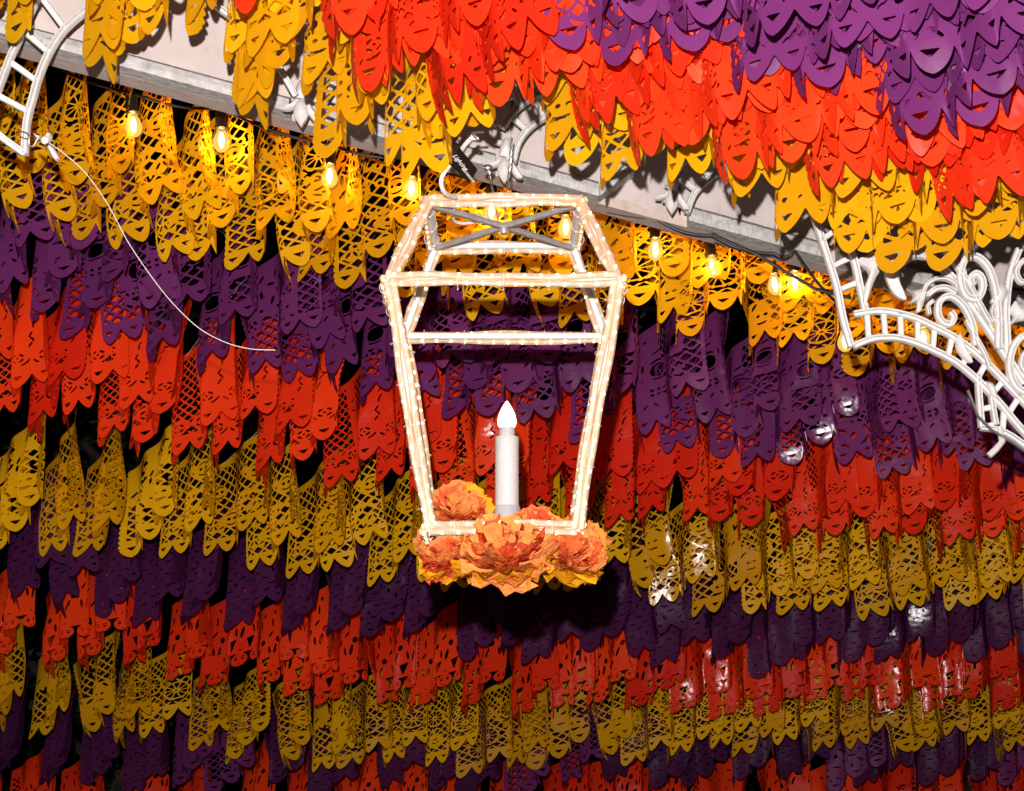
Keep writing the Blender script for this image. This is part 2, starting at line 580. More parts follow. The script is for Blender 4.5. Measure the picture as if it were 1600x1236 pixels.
# left arch (closest)
fret("fretwork_arch", (40, 230), "white openwork arch at the far upper left with ladder rungs", lambda x: BY(x) - .16,
     [([(38, 242), (42, 190), (52, 150), (63, 113), (80, 76), (100, 47), (125, 24), (165, -6), (215, -26), (260, -28), (310, -8), (350, 18), (391, 52), (432, 100), (462, 150)], 6),
      ([(-14, 190), (-6, 150), (13, 97), (29, 62), (47, 20), (70, -20), (110, -60)], 5.5),
      ([(-16, 190), (0, 212), (38, 240)], 6)],
     [((-2, 150), (42, 174), 5), ((16, 97), (56, 126), 5), ((38, 50), (78, 84), 5), ((66, -2), (102, 46), 5), ((40, 240), (46, 170), 4)], GA)
fret("fretwork_arch", (500, 180), "white openwork arch behind the yellow sheets left of the black tag", FY,
     [(ell(636, 200, 140, 110, 178, 2), 6), (ell(636, 200, 182, 150, 165, 15), 6)],
     [((636 + 140 * math.cos(a), 200 - 110 * math.sin(a)), (636 + 182 * math.cos(a), 200 - 150 * math.sin(a)), 4) for a in [.35 + .27 * i for i in range(10)]], GA)
fret("fretwork_arch", (805, 245), "white openwork arch right above the lantern top", FY,
     [(ell(893, 258, 91, 84, 176, 3), 6), (ell(893, 262, 126, 126, 150, 20), 6)],
     [((893 + 91 * math.cos(a), 258 - 84 * math.sin(a)), (893 + 126 * math.cos(a), 260 - 126 * math.sin(a)), 4.5) for a in [.55 + .38 * i for i in range(7)]], GA)
fret("fretwork_arch", (1075, 310), "white openwork arch partly hidden by hanging sheets right of centre", FY,
     [(ell(1182, 345, 110, 90, 172, 5), 6), (ell(1182, 348, 150, 148, 158, 20), 6)],
     [((1182 + 110 * math.cos(a), 345 - 90 * math.sin(a)), (1182 + 150 * math.cos(a), 348 - 148 * math.sin(a)), 4.5) for a in [.5 + .3 * i for i in range(9)]], GA)


def lily(cx, cy, s, label):
    Yl = lambda x: BY(cx) - .13
    t = empty("lily_drop", PY(cx, cy, Yl(cx)), label, "ornament", "white carved lily drops on the beam")
    q = lambda L: [(cx + x * s, cy + y * s) for x, y in L]
    leaf_shape(q([(0, 30), (-11, 12), (-9, -4), (0, -12), (9, -4), (11, 12)]), t, lambda x: BY(cx) - .142)
    leaf_shape(q([(-4, -14), (-14, -6), (-30, 2), (-20, 4), (-9, 0), (-2, -6)]), t, Yl)
    leaf_shape(q([(6, -22), (14, -8), (22, 6), (30, 20), (20, 20), (10, 8), (2, -6)]), t, Yl)
    leaf_shape(q([(-8, -16), (-6, -34), (4, -46), (10, -40), (12, -26), (8, -14)]), t, Yl, "calyx")


lily(470, 168, 1.0, "white carved lily drop between yellow sheets at the left arch foot")
lily(788, 258, .95, "white carved lily drop just above the lantern wires")
lily(1050, 308, .9, "white carved lily drop right of the lantern with bent petals")

# ---- big corner scroll ornament at the right
CY = lambda x: 3.78
sc_ = empty("corner_fretwork", PY(1400, 480, 3.78), "large white openwork corner piece with scrolls and ladder arch at right", "ornament")
for pts, hw in (
        ([(1262, 300), (1275, 345), (1296, 410), (1308, 450), (1318, 500), (1330, 542)], 6.0),
        ([(1296, 300), (1314, 348), (1334, 405), (1342, 440), (1352, 485)], 6.0),
        ([(1334, 491), (1370, 486), (1400, 489), (1432, 498), (1462, 512), (1492, 528), (1525, 552), (1560, 586), (1590, 618), (1630, 660)], 5.6),
        ([(1333, 541), (1365, 529), (1400, 528), (1432, 536), (1462, 549), (1492, 565), (1525, 592), (1560, 628), (1590, 664), (1630, 708)], 5.6),
        ([(1430, 378), (1462, 408), (1492, 440), (1525, 486), (1556, 532), (1582, 572), (1600, 600)], 6.6),
        ([(1490, 400), (1500, 412), (1508, 440), (1502, 408)], 4),
        ([(1592, 390), (1578, 430), (1572, 480), (1573, 520), (1575, 560)], 6),
        ([(1528, 585), (1530, 620), (1534, 668)], 5),
        ([(1548, 610), (1552, 640), (1556, 664)], 4.5),
        ([(1532, 668), (1560, 672), (1590, 688), (1630, 722)], 5)):
    rail(pts, hw, "rail", sc_, CY)
# spirals
for pts, hw in (
        ([(1560, 545), (1560, 500), (1556, 455), (1545, 420), (1527, 402), (1510, 404), (1502, 420), (1502, 445), (1512, 464), (1527, 466), (1535, 452), (1534, 436), (1525, 428), (1516, 436), (1519, 447)], 6.2),
        ([(1524, 540), (1520, 510), (1508, 482), (1492, 466), (1478, 464), (1467, 474), (1466, 492), (1474, 504), (1485, 506), (1490, 496), (1485, 488)], 5.6),
        ([(1494, 458), (1478, 450), (1462, 452), (1448, 462)], 4.8),
        ([(1612, 522), (1592, 530), (1580, 552), (1578, 580), (1588, 604), (1604, 612), (1618, 600)], 6),
        ([(1610, 545), (1598, 556), (1597, 574), (1608, 586)], 4.5),
        ([(1478, 392), (1490, 410), (1512, 440), (1530, 474), (1548, 506)], 4.2),
        ([(1616, 404), (1598, 408), (1588, 424), (1594, 440), (1608, 440)], 4.5),
        ([(1440, 470), (1446, 448), (1462, 436), (1480, 436), (1494, 444)], 3.6),
        ([(1556, 470), (1550, 486), (1554, 500), (1566, 498)], 3.4),
        ([(1452, 492), (1450, 478), (1458, 470)], 3.4),
        ([(1510, 500), (1520, 520), (1536, 548), (1546, 572)], 3.6)):
    rail(pts, hw, "scroll", sc_, lambda x: 3.765)
for a, b in (((1282, 376), (1318, 352)), ((1302, 416), (1334, 400)), ((1314, 452), (1344, 440)), ((1354, 490), (1357, 530)), ((1380, 487), (1383, 528)),
             ((1406, 490), (1408, 530)), ((1433, 500), (1434, 536)), ((1460, 513), (1457, 546)), ((1487, 528), (1480, 560)), ((1513, 546), (1503, 574)),
             ((1540, 568), (1527, 592)), ((1568, 594), (1550, 616)), ((1592, 620), (1576, 646)), ((1530, 640), (1553, 636)), ((1569, 634), (1566, 672)), ((1552, 664), (1534, 668))):
    rail([a, b], 4.6, "rung", sc_, lambda x: 3.787, hd=.008, sec=SEC8, n=2)
for L in ([(1352, 400), (1372, 392), (1380, 396), (1380, 412), (1366, 440), (1352, 478), (1350, 452), (1358, 426), (1340, 408)],
          [(1382, 392), (1400, 390), (1404, 420), (1408, 448), (1416, 468), (1398, 460), (1386, 438), (1380, 412)],
          [(1404, 400), (1420, 388), (1440, 386), (1450, 404), (1430, 404), (1412, 414)],
          [(1418, 450), (1430, 454), (1446, 452), (1444, 470), (1438, 486), (1432, 486), (1434, 472), (1420, 474), (1428, 462)],
          [(1560, 440), (1574, 452), (1570, 468), (1558, 476), (1548, 470), (1558, 458)],
          [(1586, 470), (1600, 480), (1614, 486), (1612, 498), (1590, 502), (1578, 508), (1584, 494), (1578, 484)],
          [(1500, 520), (1512, 548), (1520, 566), (1506, 560), (1494, 540)],
          [(1540, 596), (1552, 600), (1558, 620), (1548, 618)]):
    leaf_shape(L, sc_, lambda x: 3.768, "leaf")
m = MB(); m.tube([PY(1562, 668, 3.75), PY(1566, 690, 3.74), PY(1556, 702, 3.73), PY(1545, 712, 3.73)], .0075, 8)
tag(m.build("wire_end", M_CORD), "bent pale wire end hanging under the corner ornament", "wire")
m = MB(); m.tube([PY(1512, 610, 3.74), PY(1528, 650, 3.73), PY(1550, 672, 3.73), PY(1580, 690, 3.73), PY(1625, 722, 3.73)], .0035, 6)
tag(m.build("loose_wire", M_WIRE), "thin dark wire curving below the corner ornament ladder", "wire")

# ================================================================ string lights
def light_bulb(px, py, Z, tilt, lit, label):
    c = P(px, py, Z)
    t = empty("light_bulb", c, label, "light bulb", "warm filament bulbs strung below the beam")
    ax = Vector((math.sin(tilt), 0, -math.cos(tilt)))
    m = MB(); m.lathe(c - ax * .075, [(.0, 0), (.014, .0), (.0165, .004), (.0165, .042), (.019, .046), (.019, .052), (.012, .055)], 16, ax)
    m.build("socket", M_BLACK, t)
    m = MB(); m.lathe(c - ax * .022, [(.012, 0), (.013, .008), (.019, .02), (.0235, .034), (.0235, .044), (.019, .056), (.010, .064), (.0, .066)], 18, ax)
    gl = m.build("glass", M_GLASS, t)
    m = MB()
    for dx in (-.0028, .0028):
        m.tube([c + ax * -.012 + RGT * dx * .6, c + ax * -.003 + RGT * dx, c + ax * .010 + RGT * dx * 1.5, c + ax * .022 + RGT * dx, c + ax * .031 + RGT * dx * .5], .0036, 8, scale=[.5, .9, 1.15, .9, .4])
    m.build("filament", M_FIL, t)
    L = bpy.data.lights.new("bulb_light", 'POINT'); L.energy = lit; L.color = (1, .50, .15); L.shadow_soft_size = .006
    lo = bpy.data.objects.new("bulb_light", L); C.objects.link(lo); lo.parent = t; lo.location = ax * .012 - FWD * .0
    return t


ZB = 4.50
BUL = [(208, 190, .12, "half hidden bulb at the far left glowing through a yellow sheet"),
       (346, 214, .05, "bare clear bulb hanging in the dark gap left of the lantern"),
       (515, 270, .0, "brightest bulb, against yellow sheets between beam and lantern"),
       (643, 290, .0, "bulb just above the lantern's upper left corner"),
       (768, 326, .0, "bulb seen through the lantern's open top frame"),
       (884, 350, .0, "bulb beside the lantern's upper right corner"),
       (1024, 385, .0, "first bulb right of the lantern in front of a yellow sheet"),
       (1113, 412, .1, "small bulb at the edge of a yellow sheet right of the lantern"),
       (1210, 440, .15, "bulb shining through a yellow sheet beside its bare neighbour"),
       (1242, 436, .0, "bare bulb on the black cable left of the corner ornament"),
       (1320, 528, .0, "bulb at the left foot of the corner ornament"),
       (1443, 524, .0, "bulb behind the ladder arch of the corner ornament"),
       (1547, 484, .0, "bulb behind the scrolls near the right edge")]
tops = []
for i, (px, py, tl, lb) in enumerate(BUL):
    yb_ = float(np.interp(px, (0, 400, 800, 1200, 1600), (330, 412, 484, 560, 612)))
    z = 1.0 / (.2245 - .095 * (yb_ - 300) / 936 - .010 * (px - 800) / 1600) - (.03 if i != 8 else -.02)
    light_bulb(px, py, z, tl, 13.0, lb)
    tops.append((px - 5 * tl, py - 44))
cb = MB()
cpts = [(-40, 60), (60, 90)] + tops + [(1640, 450)]
w = []
for i in range(len(cpts) - 1):
    a, b = cpts[i], cpts[i + 1]
    for k in range(6):
        s = k / 6; sag = 8 * math.sin(PI * s)
        w.append(P(a[0] + (b[0] - a[0]) * s, a[1] + (b[1] - a[1]) * s + sag, ZB + .01))
w.append(P(cpts[-1][0], cpts[-1][1], ZB))
cb.tube(w, .0042, 6)
tag(cb.build("light_cable", M_BLACK), "black cable the bulbs hang from, under the beam", "cable")
m = MB(); m.tube([P(1112, 366, 4.1), P(1180, 396, 4.1), P(1240, 432, 4.1), P(1275, 452, 4.1), P(1330, 466, 4.1)], .0042, 6)
tag(m.build("loose_cable", M_BLACK), "black cable crossing down to the corner ornament right of centre", "cable")

# ================================================================ cut plastic sheets
SW, SH = 460.0, 340.0            # millimetres
RES = 2.6
gx = np.arange(-RES, SW + 2 * RES, RES)
gy = np.arange(-RES, SH + 2 * RES, RES)
GX, GY = np.meshgrid(gx, gy)
nrg = np.random.RandomState(5)


def h_circle(cx, cy, r, ry=None):
    if ry is None: return np.hypot(GX - cx, GY - cy) - r
    k = np.hypot((GX - cx) / r, (GY - cy) / ry)
    return (k - 1) * min(r, ry)


def h_poly(pts):
    """convex polygon sdf-like (counter-clockwise)"""
    d = None
    n = len(pts)
    for i in range(n):
        x0, y0 = pts[i]; x1, y1 = pts[(i + 1) % n]
        L = math.hypot(x1 - x0, y1 - y0)
        e = ((GX - x0) * (y1 - y0) - (GY - y0) * (x1 - x0)) / L
        d = e if d is None else np.maximum(d, e)
    return d


def h_tri(cx, cy, w, h):         # pointing down
    return h_poly([(cx, cy - h * .6), (cx + w / 2, cy + h * .4), (cx - w / 2, cy + h * .4)])


def h_slit(cx, cy, L, w, ang):
    c, s = math.cos(ang), math.sin(ang)
    u = (GX - cx) * c + (GY - cy) * s; v = -(GX - cx) * s + (GY - cy) * c
    return (np.hypot(u / (L / 2), v / (w / 2)) - 1) * w / 2


def h_arc(cx, cy, r, w, a0, a1):
    th = np.degrees(np.arctan2(GY - cy, GX - cx)) % 360
    mid = (a0 + a1) / 2; half = (a1 - a0) / 2
    dth = np.abs((th - mid + 180) % 360 - 180)
    taper = w * np.clip(1.25 - (dth / half) ** 2, 0.02, 1)
    return np.maximum(np.abs(np.hypot(GX - cx, GY - cy) - r) - taper / 2, (dth - half) * r * .0174)


def h_lattice(x0, x1, y0, y1, p, w, ang=45, sy=1.0, ox=0, oy=0):
    a = math.radians(ang)
    u = (GX - ox) * math.cos(a) + (GY - oy) * sy * math.sin(a)
    v = -(GX - ox) * math.sin(a) + (GY - oy) * sy * math.cos(a)
    du = np.abs((u / p) % 1 - .5) * p; dv = np.abs((v / p) % 1 - .5) * p
    hole = np.maximum(du, dv) - (p - w) / 2
    reg = np.maximum(np.maximum(x0 - GX, GX - x1), np.maximum(y0 - GY, GY - y1))
    return np.maximum(hole, reg)


def wheel_holes(cx, cy, r, n=9):
    th = (np.arctan2(GY - cy, GX - cx) / (2 * PI) * n) % 1
    rr = np.hypot(GX - cx, GY - cy)
    sp = np.abs(th - .5)         # 0 mid of gap
    arc = (.5 - sp) * rr * 2 * PI / n
    return np.maximum(np.maximum(rr - r, r * .30 - rr), 1.7 - arc)


def zig(f, x0, y0, L, n, amp, w, vertical=False):
    for i in range(n):
        a = .9 if i % 2 else -.9
        if vertical: f = cut(f, h_slit(x0 + (amp * .3 if i % 2 else -amp * .3), y0 + L * i / n, L / n * 1.25, w, PI / 2 + a * .5))
        else: f = cut(f, h_slit(x0 + L * i / n, y0, L / n * 1.2, w, a * .7))
    return f


def cut(f, hole): return np.minimum(f, hole)
def fill(f, solid): return np.maximum(f, -solid)


def outline(n=8, D=42, power=2.3, pointed=.30, skull=False):
    p = SW / n
    s = np.abs(((GX / p) % 1) * 2 - 1)
    yb = D * (pointed * s + (1 - pointed) * s ** power)
    if skull:
        yb = D
    f = (GY - yb) * .55
    if skull:
        f = GY - 58.0
        for i in range(n):
            cx = (i + .5) * p; dy = 7.0 * ((i * 5) % 3) * .5
            th = np.arctan2(GY - 30 - dy, GX - cx)
            sk = np.hypot((GX - cx), (GY - 30 - dy) * .86) - (21.5 + 1.3 * np.abs(np.sin(th * 7)))
            f = np.maximum(f, -sk); f = np.maximum(f, -np.maximum(np.abs(GX - cx) - 10, np.abs(GY - 52) - 14))
    ph = np.abs(np.sin(PI * GY / 19.0)) ** .75
    xe = 7.5 - 6.5 * ph
    f = np.minimum(f, GX - xe); f = np.minimum(f, SW - xe - GX)
    return np.minimum(f, SH - GY)


def lobes(f, n=8, y=34, w=24, h=15):
    p = SW / n
    for i in range(n):
        f = cut(f, h_tri((i + .5) * p, y, w, h))
    return f


def rose(f, cx, cy, r=10, c=True):
    if c: f = cut(f, h_circle(cx, cy, r * .30))
    for k in range(4):
        f = cut(f, h_arc(cx, cy, r * 1.15, r * .55, 90 * k + 12, 90 * k + 78))
    return f


def design_red_rose():
    f = outline(8)
    f = cut(f, h_lattice(16, 150, 66, 320, 19, 5, 38))
    f = cut(f, h_lattice(205, 260, 150, 320, 19, 5, 38))
    f = cut(f, h_lattice(360, 408, 66, 110, 17, 5, 45))
    f = cut(f, h_lattice(205, 262, 58, 96, 17, 5, 45))
    for cx, cy in ((86, 92), (144, 96), (201, 92), (316, 98), (374, 94)):
        f = fill(f, h_circle(cx, cy, 27)); f = rose(f, cx, cy, 11)
        f = cut(f, h_arc(cx, cy, 26, 5, 285, 345)); f = cut(f, h_arc(cx, cy, 26, 5, 195, 240))
    for x in (132, 186, 286, 345, 420):
        f = zig(f, x, 136, 46, 3, 6, 5, True)
        f = cut(f, h_arc(x + 26, 190, 22, 5, 120, 200)); f = cut(f, h_slit(x + 10, 226, 24, 5, .8))
    for x in (178, 310, 388):
        f = cut(f, h_slit(x, 268, 26, 6, .3)); f = cut(f, h_arc(x, 250, 14, 5, 200, 300))
    f = cut(f, h_slit(230, 122, 22, 5, PI / 2)); f = cut(f, h_slit(230, 126, 12, 4.5, 0))
    return lobes(f)


def design_red_smile():
    f = outline(8, 46)
    f = cut(f, h_lattice(18, 52, 66, 300, 18, 5, 45))
    f = cut(f, h_lattice(206, 250, 70, 190, 18, 5.5, 45))
    f = cut(f, h_lattice(410, 444, 66, 300, 18, 5, 45))
    for cx in (96, 162, 292, 360):
        cy = 86
        f = rose(f, cx, cy, 10)
        f = cut(f, h_arc(cx - 8, cy - 4, 22, 5, 250, 330))
        f = cut(f, h_arc(cx, cy + 44, 24, 5, 200, 262)); f = cut(f, h_slit(cx + 14, cy + 36, 24, 5, .5))
        f = zig(f, cx - 18, cy + 72, 34, 3, 6, 5)
    for i in range(26):
        f = cut(f, h_slit(30 + nrg.rand() * 400, 150 + nrg.rand() * 160, 18 + nrg.rand() * 14, 6, nrg.rand() * 3))
    for i in range(18):
        f = cut(f, h_circle(24 + nrg.rand() * 412, 64 + nrg.rand() * 100, 2.6 + nrg.rand() * 2.2))
    for i in range(8):
        f = cut(f, h_slit((i + .5) * 57.5 - 12, 60, 13, 5, .9)); f = cut(f, h_slit((i + .5) * 57.5 + 12, 60, 13, 5, 2.2))
    return lobes(f, 8, 38, 26, 13)


def design_red_skull():
    n = 9; p = SW / n
    f = outline(n, 36, skull=True)
    for i in range(n):
        cx = (i + .5) * p; yy = 34
        f = cut(f, h_circle(cx - 9, yy, 4.2)); f = cut(f, h_circle(cx + 9, yy, 4.2))
        f = cut(f, h_tri(cx, yy - 11, 7, -8)); f = cut(f, h_slit(cx, yy - 21, 14, 3.4, 0))
        f = cut(f, h_arc(cx - 9, yy, 9, 3, 50, 130)); f = cut(f, h_arc(cx + 9, yy, 9, 3, 50, 130))
        if i < n - 1 and i % 3 != 1: f = cut(f, h_poly([(cx + p / 2, 66), (cx + p / 2 + 15, 118), (cx + p / 2 - 10, 112)]))
        f = cut(f, h_slit(cx, 72, 12, 4, 0)); f = cut(f, h_tri(cx, 92, 10, -14))
        f = cut(f, h_slit(cx + 4, 140 + 8 * (i % 2), 44, 9, PI / 2 - .15)); f = cut(f, h_slit(cx - 13, 146, 36, 7, PI / 2 + .1))
        f = cut(f, h_circle(cx + 16, 184, 8, 12)); f = cut(f, h_slit(cx - 8, 214, 26, 9, .9))
        f = cut(f, h_slit(cx, 262, 38, 8, PI / 2)); f = cut(f, h_tri(cx + 14, 300, 16, 18))
    return f


def lace(f, seed, n=26, y0=66, y1=300):
    q = np.random.RandomState(seed)
    for i in range(n):
        cx = 22 + q.rand() * 416; cy = y0 + q.rand() * (y1 - y0); k = i % 4
        if k == 0:
            f = fill(f, h_circle(cx, cy, 12)); f = cut(f, h_circle(cx, cy, 5))
        elif k == 1:
            f = fill(f, h_slit(cx, cy, 40, 17, q.rand() * 3)); f = cut(f, h_slit(cx, cy, 20, 6, q.rand() * 3))
        elif k == 2:
            f = fill(f, np.maximum(h_circle(cx, cy, 19), -h_circle(cx + 6, cy + 5, 14)))
        else:
            a = q.rand() * 3
            f = fill(f, h_slit(cx, cy, 34, 8, a)); f = fill(f, h_slit(cx, cy, 34, 8, a + 1.2)); f = fill(f, h_slit(cx, cy, 34, 8, a + 2.2))
    return f


def yellow_lobe_band(f, n=8):
    return lobes(f, n, 34, 22, 15)


def design_yellow_lattice(ox=0):
    f = outline(8, 44)
    f = cut(f, h_lattice(16, 444, 58, 316, 25, 5.6, 45, ox=ox))
    f = lace(f, 3, 34)
    for cx, cy, r in ((92 + ox, 122, 26), (228, 104, 25), (352 - ox, 126, 28), (160, 208, 27), (292, 214, 30), (414, 220, 24), (58, 230, 24)):
        f = fill(f, h_circle(cx, cy, r + 3))
        f = cut(f, h_circle(cx - 9, cy + 2, 5.5)); f = cut(f, h_circle(cx + 9, cy + 2, 5.5))
        f = cut(f, h_tri(cx, cy - 10, 8, -8)); f = cut(f, h_arc(cx, cy, 20, 5, 215, 325)); f = cut(f, h_arc(cx, cy, 22, 4.5, 40, 140))
    for cx, cy in ((160, 88), (292, 92), (40, 100), (408, 92)):
        f = fill(f, h_poly([(cx, cy - 24), (cx + 22, cy - 2), (cx, cy + 22), (cx - 22, cy - 2)]))
        f = cut(f, h_slit(cx - 6, cy, 20, 6, 1.1)); f = cut(f, h_slit(cx + 8, cy, 20, 6, 2.0))
    return yellow_lobe_band(f)


def design_yellow_wheel():
    f = outline(8, 46)
    f = cut(f, h_lattice(16, 444, 62, 318, 22, 5.2, 45))
    f = lace(f, 9, 26)
    for cx, cy, r in ((82, 118, 32), (250, 122, 34), (398, 118, 31), (166, 214, 30), (330, 220, 32)):
        f = fill(f, h_circle(cx, cy, r + 5)); f = cut(f, wheel_holes(cx, cy, r, 10)); f = cut(f, h_circle(cx, cy, 3.6))
        f = cut(f, h_arc(cx, cy, r + 12, 6, 225, 315))
    for cx, cy, r in ((166, 112, 26), (330, 118, 24), (82, 216, 26), (250, 222, 24), (410, 212, 22)):
        f = fill(f, h_circle(cx, cy, r, r * 1.25))
        f = cut(f, h_slit(cx, cy + 8, 20, 6, .5)); f = cut(f, h_slit(cx - 3, cy - 10, 18, 5, -.4)); f = cut(f, h_circle(cx + 8, cy - 4, 3.6))
    return yellow_lobe_band(f)


def design_yellow_solid():
    f = outline(8, 46)
    f = cut(f, h_lattice(100, 180, 150, 318, 24, 6, 45)); f = cut(f, h_lattice(290, 350, 150, 318, 24, 6, 45))
    f = cut(f, h_lattice(18, 92, 66, 200, 24, 6, 45)); f = cut(f, h_lattice(186, 262, 62, 120, 23, 6, 45)); f = cut(f, h_lattice(352, 440, 64, 200, 24, 6, 45))
    for cx in (98, 165, 300, 362):
        f = fill(f, h_circle(cx, 96, 24)); f = cut(f, h_circle(cx - 9, 98, 5)); f = cut(f, h_circle(cx + 9, 98, 5)); f = cut(f, h_tri(cx, 88, 7, -8))
        f = cut(f, h_arc(cx, 97, 26, 7, 240, 300)); f = cut(f, h_slit(cx - 20, 132, 26, 9, .9)); f = cut(f, h_slit(cx + 18, 134, 24, 9, 2.2))
    for i in range(44):
        f = cut(f, h_slit(30 + nrg.rand() * 400, 150 + nrg.rand() * 160, 18 + nrg.rand() * 16, 6 + nrg.rand() * 5, nrg.rand() * 3.1))
    return yellow_lobe_band(f)


def design_purple_eye():
    f = outline(8, 40)
    f = cut(f, h_lattice(18, 120, 60, 150, 24, 5.5, 45)); f = cut(f, h_lattice(18, 60, 150, 318, 22, 5.5, 30)); f = cut(f, h_lattice(330, 440, 60, 140, 24, 5.5, 45))
    f = cut(f, h_lattice(400, 440, 140, 318, 22, 5.5, 45))
    f = lace(f, 14, 20)
    for cx in (110, 188, 286, 362):
        cy = 196
        f = fill(f, h_circle(cx, cy, 40)); f = cut(f, h_circle(cx, cy, 21, 22)); f = cut(f, h_arc(cx, cy - 1, 31, 7, 50, 130)); f = cut(f, h_arc(cx, cy + 1, 30, 5, 235, 305))
        for a in range(3):
            for b in range(2): f = cut(f, h_circle(cx - 18 + 15 * a, 134 - 16 * b, 4.6))
        f = cut(f, h_tri(cx + 36, 160, 15, -20)); f = cut(f, h_slit(cx + 38, 210, 34, 9, 1.7)); f = cut(f, h_slit(cx, 252, 30, 7, .2)); f = cut(f, h_slit(cx + 20, 280, 26, 7, 1.2))
    f = cut(f, h_lattice(205, 262, 96, 318, 20, 5, 45))
    for cx in (165, 230, 296):
        f = cut(f, h_slit(cx - 12, 84, 18, 6, .9)); f = cut(f, h_slit(cx + 12, 84, 18, 6, 2.2)); f = cut(f, h_tri(cx, 68, 9, -10))
    return lobes(f, 8, 32, 24, 13)


def design_purple_leaf():
    f = outline(8, 40)
    f = cut(f, h_lattice(14, 70, 56, 190, 22, 5, 45)); f = cut(f, h_lattice(150, 205, 56, 170, 21, 5, 45)); f = cut(f, h_lattice(290, 350, 56, 200, 21, 5, 45)); f = cut(f, h_lattice(400, 446, 56, 318, 21, 5, 45))
    for i in range(7):
        for j in range(10):
            cx = 92 + i * 52 + (j % 2) * 22; cy = 66 + j * 25
            if cx > 392 or (145 < cx < 210 and cy < 178) or (285 < cx < 355 and cy < 208): continue
            if (i + j) % 3 == 0: f = cut(f, h_circle(cx, cy, 5))
            else: f = cut(f, h_slit(cx, cy, 26, 9.5, .6 + (j % 3) * .9 + i * .25))
    for i in range(8):
        f = cut(f, h_slit((i + .5) * 57.5 - 13, 58, 14, 5.5, .9)); f = cut(f, h_slit((i + .5) * 57.5 + 13, 58, 14, 5.5, 2.2)); f = cut(f, h_tri((i + .5) * 57.5, 54, 8, -9))
    for cx, cy in ((140, 150), (250, 190), (370, 150)):
        f = fill(f, h_circle(cx, cy, 26)); f = rose(f, cx, cy, 13); f = cut(f, h_circle(cx, cy, 6))
    return lobes(f, 8, 32, 24, 13)


def design_purple_slit():
    f = outline(8, 34)
    for j in range(12):
        for i in range(12):
            cx = 24 + i * 37 + (j % 2) * 16; cy = 58 + j * 23
            if cx < 448: f = cut(f, h_slit(cx + nrg.uniform(-3, 3), cy + nrg.uniform(-3, 3), 20, 5.5, nrg.uniform(-.35, .55) + (1.4 if (i + j) % 5 == 0 else 0)))
    return lobes(f, 8, 30, 18, 10)


def march(f):
    """marching squares -> 2D verts (mm) and polygons"""
    ny, nx = f.shape
    ins = f > 0
    A = f
    nxh = nx - 1
    bh = ny * nx; bv = bh + ny * nxh
    # vertex positions
    VX = np.concatenate([GX.ravel(), np.zeros(ny * nxh), np.zeros((ny - 1) * nx)])
    VY = np.concatenate([GY.ravel(), np.zeros(ny * nxh), np.zeros((ny - 1) * nx)])
    d = A[:, :-1] - A[:, 1:]; d = np.where(np.abs(d) < 1e-9, 1e-9, d)
    t = np.clip(A[:, :-1] / d, .02, .98)
    VX[bh:bv] = (GX[:, :-1] + t * RES).ravel(); VY[bh:bv] = GY[:, :-1].ravel()
    d = A[:-1] - A[1:]; d = np.where(np.abs(d) < 1e-9, 1e-9, d)
    t = np.clip(A[:-1] / d, .02, .98)
    VX[bv:] = GX[:-1].ravel(); VY[bv:] = (GY[:-1] + t * RES).ravel()
    J, I = np.mgrid[0:ny - 1, 0:nx - 1]
    code = (ins[:-1, :-1] * 1 + ins[:-1, 1:] * 2 + ins[1:, 1:] * 4 + ins[1:, :-1] * 8)
    corners = lambda j, i: (j * nx + i, j * nx + i + 1, (j + 1) * nx + i + 1, (j + 1) * nx + i)
    edges = lambda j, i: (bh + j * nxh + i, bv + j * nx + i + 1, bh + (j + 1) * nxh + i, bv + j * nx + i)
    polys = []
    for c in range(1, 16):
        sel = code == c
        if not sel.any(): continue
        j = J[sel]; i = I[sel]
        co = corners(j, i); ed = edges(j, i)
        seq = []
        for k in range(4):
            a = bool(c >> k & 1); b = bool(c >> ((k + 1) % 4) & 1)
            if a: seq.append(co[k])
            if a != b: seq.append(ed[k])
        polys.append(np.stack(seq, 1))
    return VX, VY, polys


def fold(X, Y, kind, seed):
    """sheet mm -> metres: x along the string, y across, z down; pleats grow towards the lower edge"""
    rr = random.Random(seed)
    s = X / SW; t = 1 - Y / SH                      # t: 0 hem, 1 lower edge
    if kind == 'back':
        A = rr.uniform(.030, .038); slope = .44; gather = .80
    elif kind == 'front':
        A = rr.uniform(.022, .030); slope = .14; gather = .76
    elif kind == 'calm':
        A = rr.uniform(.012, .019); slope = .10; gather = .84
    # pleats are as wide as the lobes: pairs of lobes, or single ones, come forward
    if rr.random() < .5: k = 2.0; s0 = rr.choice((1, 2, 3)) / 8
    else: k = 8 / 3; s0 = (rr.choice((0, 1, 2)) + .5) / 8
    ph = -2 * PI * k * s0; ph2 = rr.uniform(0, 2 * PI)
    if k == 2.0: A *= 1.15
    grow = .25 + .75 * np.clip(t * 1.7, 0, 1) ** 1.3
    w = 2 * PI * (k * s + .03 * np.sin(2 * PI * s + ph2)) + ph
    y = A * grow * (np.sin(w) + .07 * np.sin(2 * w + ph2))
    x = (s - .5) * SW / 1000 * (1 - (1 - gather) * grow) + .007 * grow * np.sin(2 * w)
    # curl of the lower edge and a breeze
    cu = np.clip((t - .62) / .38, 0, 1)
    calm = .35 if kind == 'front' else 1.0
    y = y + calm * rr.uniform(-.02, .03) * cu ** 2 + calm * rr.uniform(-.015, .03) * t + .012 * np.sin(5 * s + ph) * t
    x = x + rr.uniform(-.012, .012) * t
    z = -(SH - Y) / 1000 * (1 - .015 * cu) + slope * (s - .5) * SW / 1000 * gather + .006 * np.sin(w * .5 + ph2) * t
    return x, y, z


